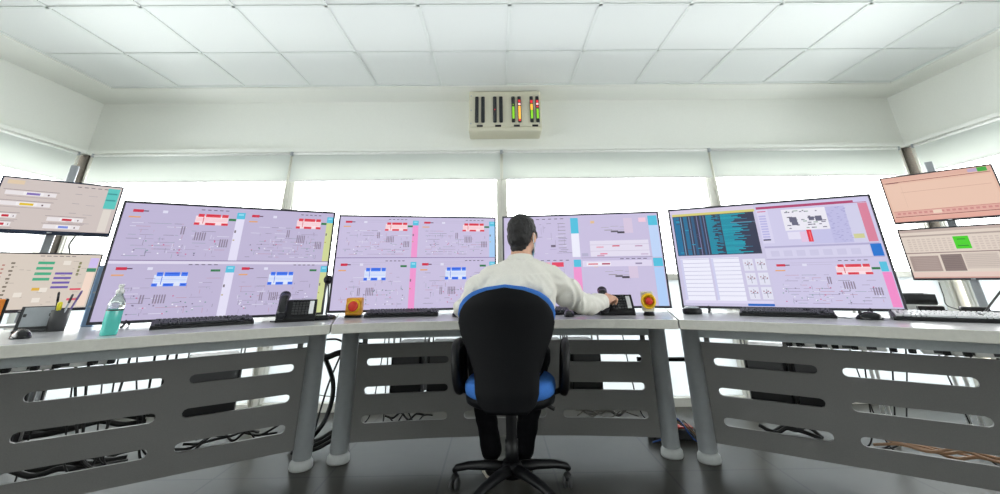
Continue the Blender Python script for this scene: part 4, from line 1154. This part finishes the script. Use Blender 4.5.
# face mask and ear loops
b = MB(); tb = bmesh.new(); rows = []
for i in range(9):
    z = -.012-.098*i/8; row = []
    for j in range(15):
        a = R(-78+156*j/14); rx = .069-.012*(i/8)**2; ry = .082+.024*math.exp(-((j-7)/3.2)**2)*(1-.3*(i/8))-.012*(i/8)**2
        row.append(tb.verts.new(HM @ Vector((rx*math.sin(a), .012+ry*math.cos(a), z))))
    rows.append(row)
for a, c in zip(rows, rows[1:]):
    for j in range(14): fc = tb.faces.new((a[j], a[j+1], c[j+1], c[j])); fc.smooth = True
g = bmesh.ops.solidify(tb, geom=list(tb.faces), thickness=.002)
b.absorb(tb); mk = part('face_mask', b, M['mask'], person, True)
for sx in (-1, 1):
    p = MB(); p.tube([tuple(hp(sx*.067, .030, -.03)), tuple(hp(sx*.078, .012, .012)), tuple(hp(sx*.083, -.012, .012)), tuple(hp(sx*.081, -.024, -.02)), tuple(hp(sx*.072, .012, -.065)), tuple(hp(sx*.064, .028, -.09))], .0022, 7)
    q = p.build('ear_loop', M['white']); q.parent = mk; q.data.transform(WM[person.name].inverted())
# shirt
b = MB()
ring_body(b, [((.065, 2.395, .605), .168, .122, 2.3), ((.085, 2.39, .68), .178, .125, 2.4), ((.105, 2.39, .80), .190, .128, 2.5), ((.122, 2.395, .90), .188, .130, 2.4), ((.128, 2.40, .955), .165, .112, 2.3), ((.13, 2.405, 1.0), .142, .092, 2.2), ((.13, 2.403, 1.03), .108, .080, 2.0), ((.13, 2.403, 1.046), .076, .070, 2.0)])
b.capsule(shL+Vector((.02, 0, -.005)), .068, elL, .058); b.capsule(elL, .060, wrL-Vector((0, .02, 0)), .040)
b.capsule(shR+Vector((-.02, 0, -.005)), .070, elR+Vector((0, 0, -.005)), .056); b.capsule(elR+Vector((0, 0, -.005)), .055, wrR+Vector((-.016, -.018, -.002)), .037)
b.ball((.385, 2.45, .875), .085, .07, .07); b.ball((-.10, 2.44, .88), .080, .08, .09)
b.capsule(Vector((.095, 2.395, 1.015)), .048, shL+Vector((.02, 0, 0)), .066); b.capsule(Vector((.17, 2.395, 1.015)), .048, shR+Vector((-.02, 0, 0)), .066)
def shirtw(c):
    w1 = Vector((noise.noise(c*5), noise.noise(c*5+Vector((7, 3, 1))), noise.noise(c*5+Vector((1, 9, 4)))))*.06
    q = c+w1
    sx = (q.x-.12)*(1 if q.x > .12 else -1)
    f1 = noise.noise(Vector((sx*16+q.z*9, q.y*9, q.z*5-sx*4)))
    f2 = noise.noise(Vector((sx*30-q.z*16, q.y*22, q.z*20)))
    a = .021 if c.z < .97 else .008
    return a*(.45-abs(f1)*1.2) + .005*f2
organic('shirt', b, M['shirt'], person, .008, 6, shirtw)
p = MB(); pts = []
for k in range(25):
    a = 2*PI*k/24; pts.append((.131+.067*math.cos(a), 2.405+.066*math.sin(a), 1.043+.014*math.sin(a)*-1))
p.tube(pts, .014, 10, flat=(.45, 1.5), cap=False); part('collar', p, M['shirt'], person, True)
for w_, e_ in ((wrR, elR), (wrL, elL)):
    d = (w_-e_).normalized(); p = MB(); c0 = w_-d*.03
    p.tube([c0-d*.022, c0-d*.01, c0+d*.012, c0+d*.016], [.039, .040, .040, .036], 20); part('cuff', p, M['shirt'], person, True)
# trousers
b = MB()
ring_body(b, [((.06, 2.41, .492), .155, .115, 2.3), ((.06, 2.40, .56), .162, .116, 2.3), ((.062, 2.40, .62), .158, .115, 2.3), ((.065, 2.395, .665), .150, .108, 2.3)])
for h_, k_, a_ in ((hipL, knL, anL), (hipR, knR, anR)):
    b.capsule(h_+Vector((0, 0, .015)), .085, k_, .066); b.capsule(k_, .066, a_+Vector((0, 0, .02)), .055)
organic('trousers', b, M['trouser'], person, .008, 4, lambda c: .006*noise.noise(Vector((c.x*14, c.y*14, c.z*24))))
for a_, sx in ((anL, -1), (anR, 1)):
    b = MB(); d = Vector((sx*.12, 1, 0)).normalized()
    b.capsule(a_+Vector((0, -.015, -.045)), .036, a_+Vector((0, 0, .01)), .038)
    b.capsule(a_+Vector((0, -.03, -.052)), .034, a_+d*.10+Vector((0, 0, -.058)), .034); b.capsule(a_+d*.10+Vector((0, 0, -.058)), .034, a_+d*.16+Vector((0, 0, -.064)), .028)
    s_ = organic('shoe', b, M['shoe'], person, .006, 4)
    p = MB(); poly = []
    for k in range(20):
        a = 2*PI*k/20; L = .125 if math.sin(a) > 0 else .11; q = a_+d*(.065+L*math.sin(a))+Vector((d.y, -d.x, 0))*.039*math.cos(a)*(1.08 if math.sin(a) > 0 else .95); poly.append((q.x, q.y))
    p.prism(poly[::-1], .001, .018, bev=.003); q = p.build('sole', M['sole']); q.parent = s_; q.data.transform(WM[person.name].inverted())

# ------------------------------------------------------------------ light: bright overcast sky through the windows
w = bpy.data.worlds.new('sky'); bpy.context.scene.world = w; w.use_nodes = True
nt = w.node_tree; bg = nt.nodes['Background']
tc = nt.nodes.new('ShaderNodeTexCoord'); sep = nt.nodes.new('ShaderNodeSeparateXYZ'); nt.links.new(tc.outputs['Generated'], sep.inputs[0])
rp = nt.nodes.new('ShaderNodeValToRGB'); rp.color_ramp.elements[0].position = .42; rp.color_ramp.elements[1].position = .56
rp.color_ramp.elements[0].color = (.66, .67, .66, 1); rp.color_ramp.elements[1].color = (1, .995, .975, 1)
mr = nt.nodes.new('ShaderNodeMapRange'); mr.inputs[1].default_value = -1; mr.inputs[2].default_value = 1
nt.links.new(sep.outputs['Z'], mr.inputs[0]); nt.links.new(mr.outputs[0], rp.inputs['Fac']); nt.links.new(rp.outputs['Color'], bg.inputs['Color'])
bg.inputs['Strength'].default_value = 10.5
def portal(mx, L):
    l = bpy.data.lights.new('window_portal', 'AREA'); l.shape = 'RECTANGLE'; l.size = L; l.size_y = 1.95; l.cycles.is_portal = True
    o = bpy.data.objects.new('window_portal', l); C.objects.link(o); o.matrix_world = mx @ T(L/2, .12, 1.03) @ Rx(-PI/2)
portal(T(xs[0], YB, 0), xs[4]-xs[0])
portal(T(XL, ys[3], 0) @ Rz(PI/2), ys[0]-ys[3]); portal(T(XR, ys[0], 0) @ Rz(-PI/2), ys[0]-ys[3])

sc = bpy.context.scene
sc.view_settings.view_transform = 'Standard'; sc.view_settings.look = 'None'; sc.view_settings.gamma = 1
sc.view_settings.use_curve_mapping = False; sc.view_settings.exposure = 0
sc.cycles.max_bounces = 10; sc.cycles.diffuse_bounces = 6; sc.cycles.transparent_max_bounces = 12; sc.cycles.use_denoising = True
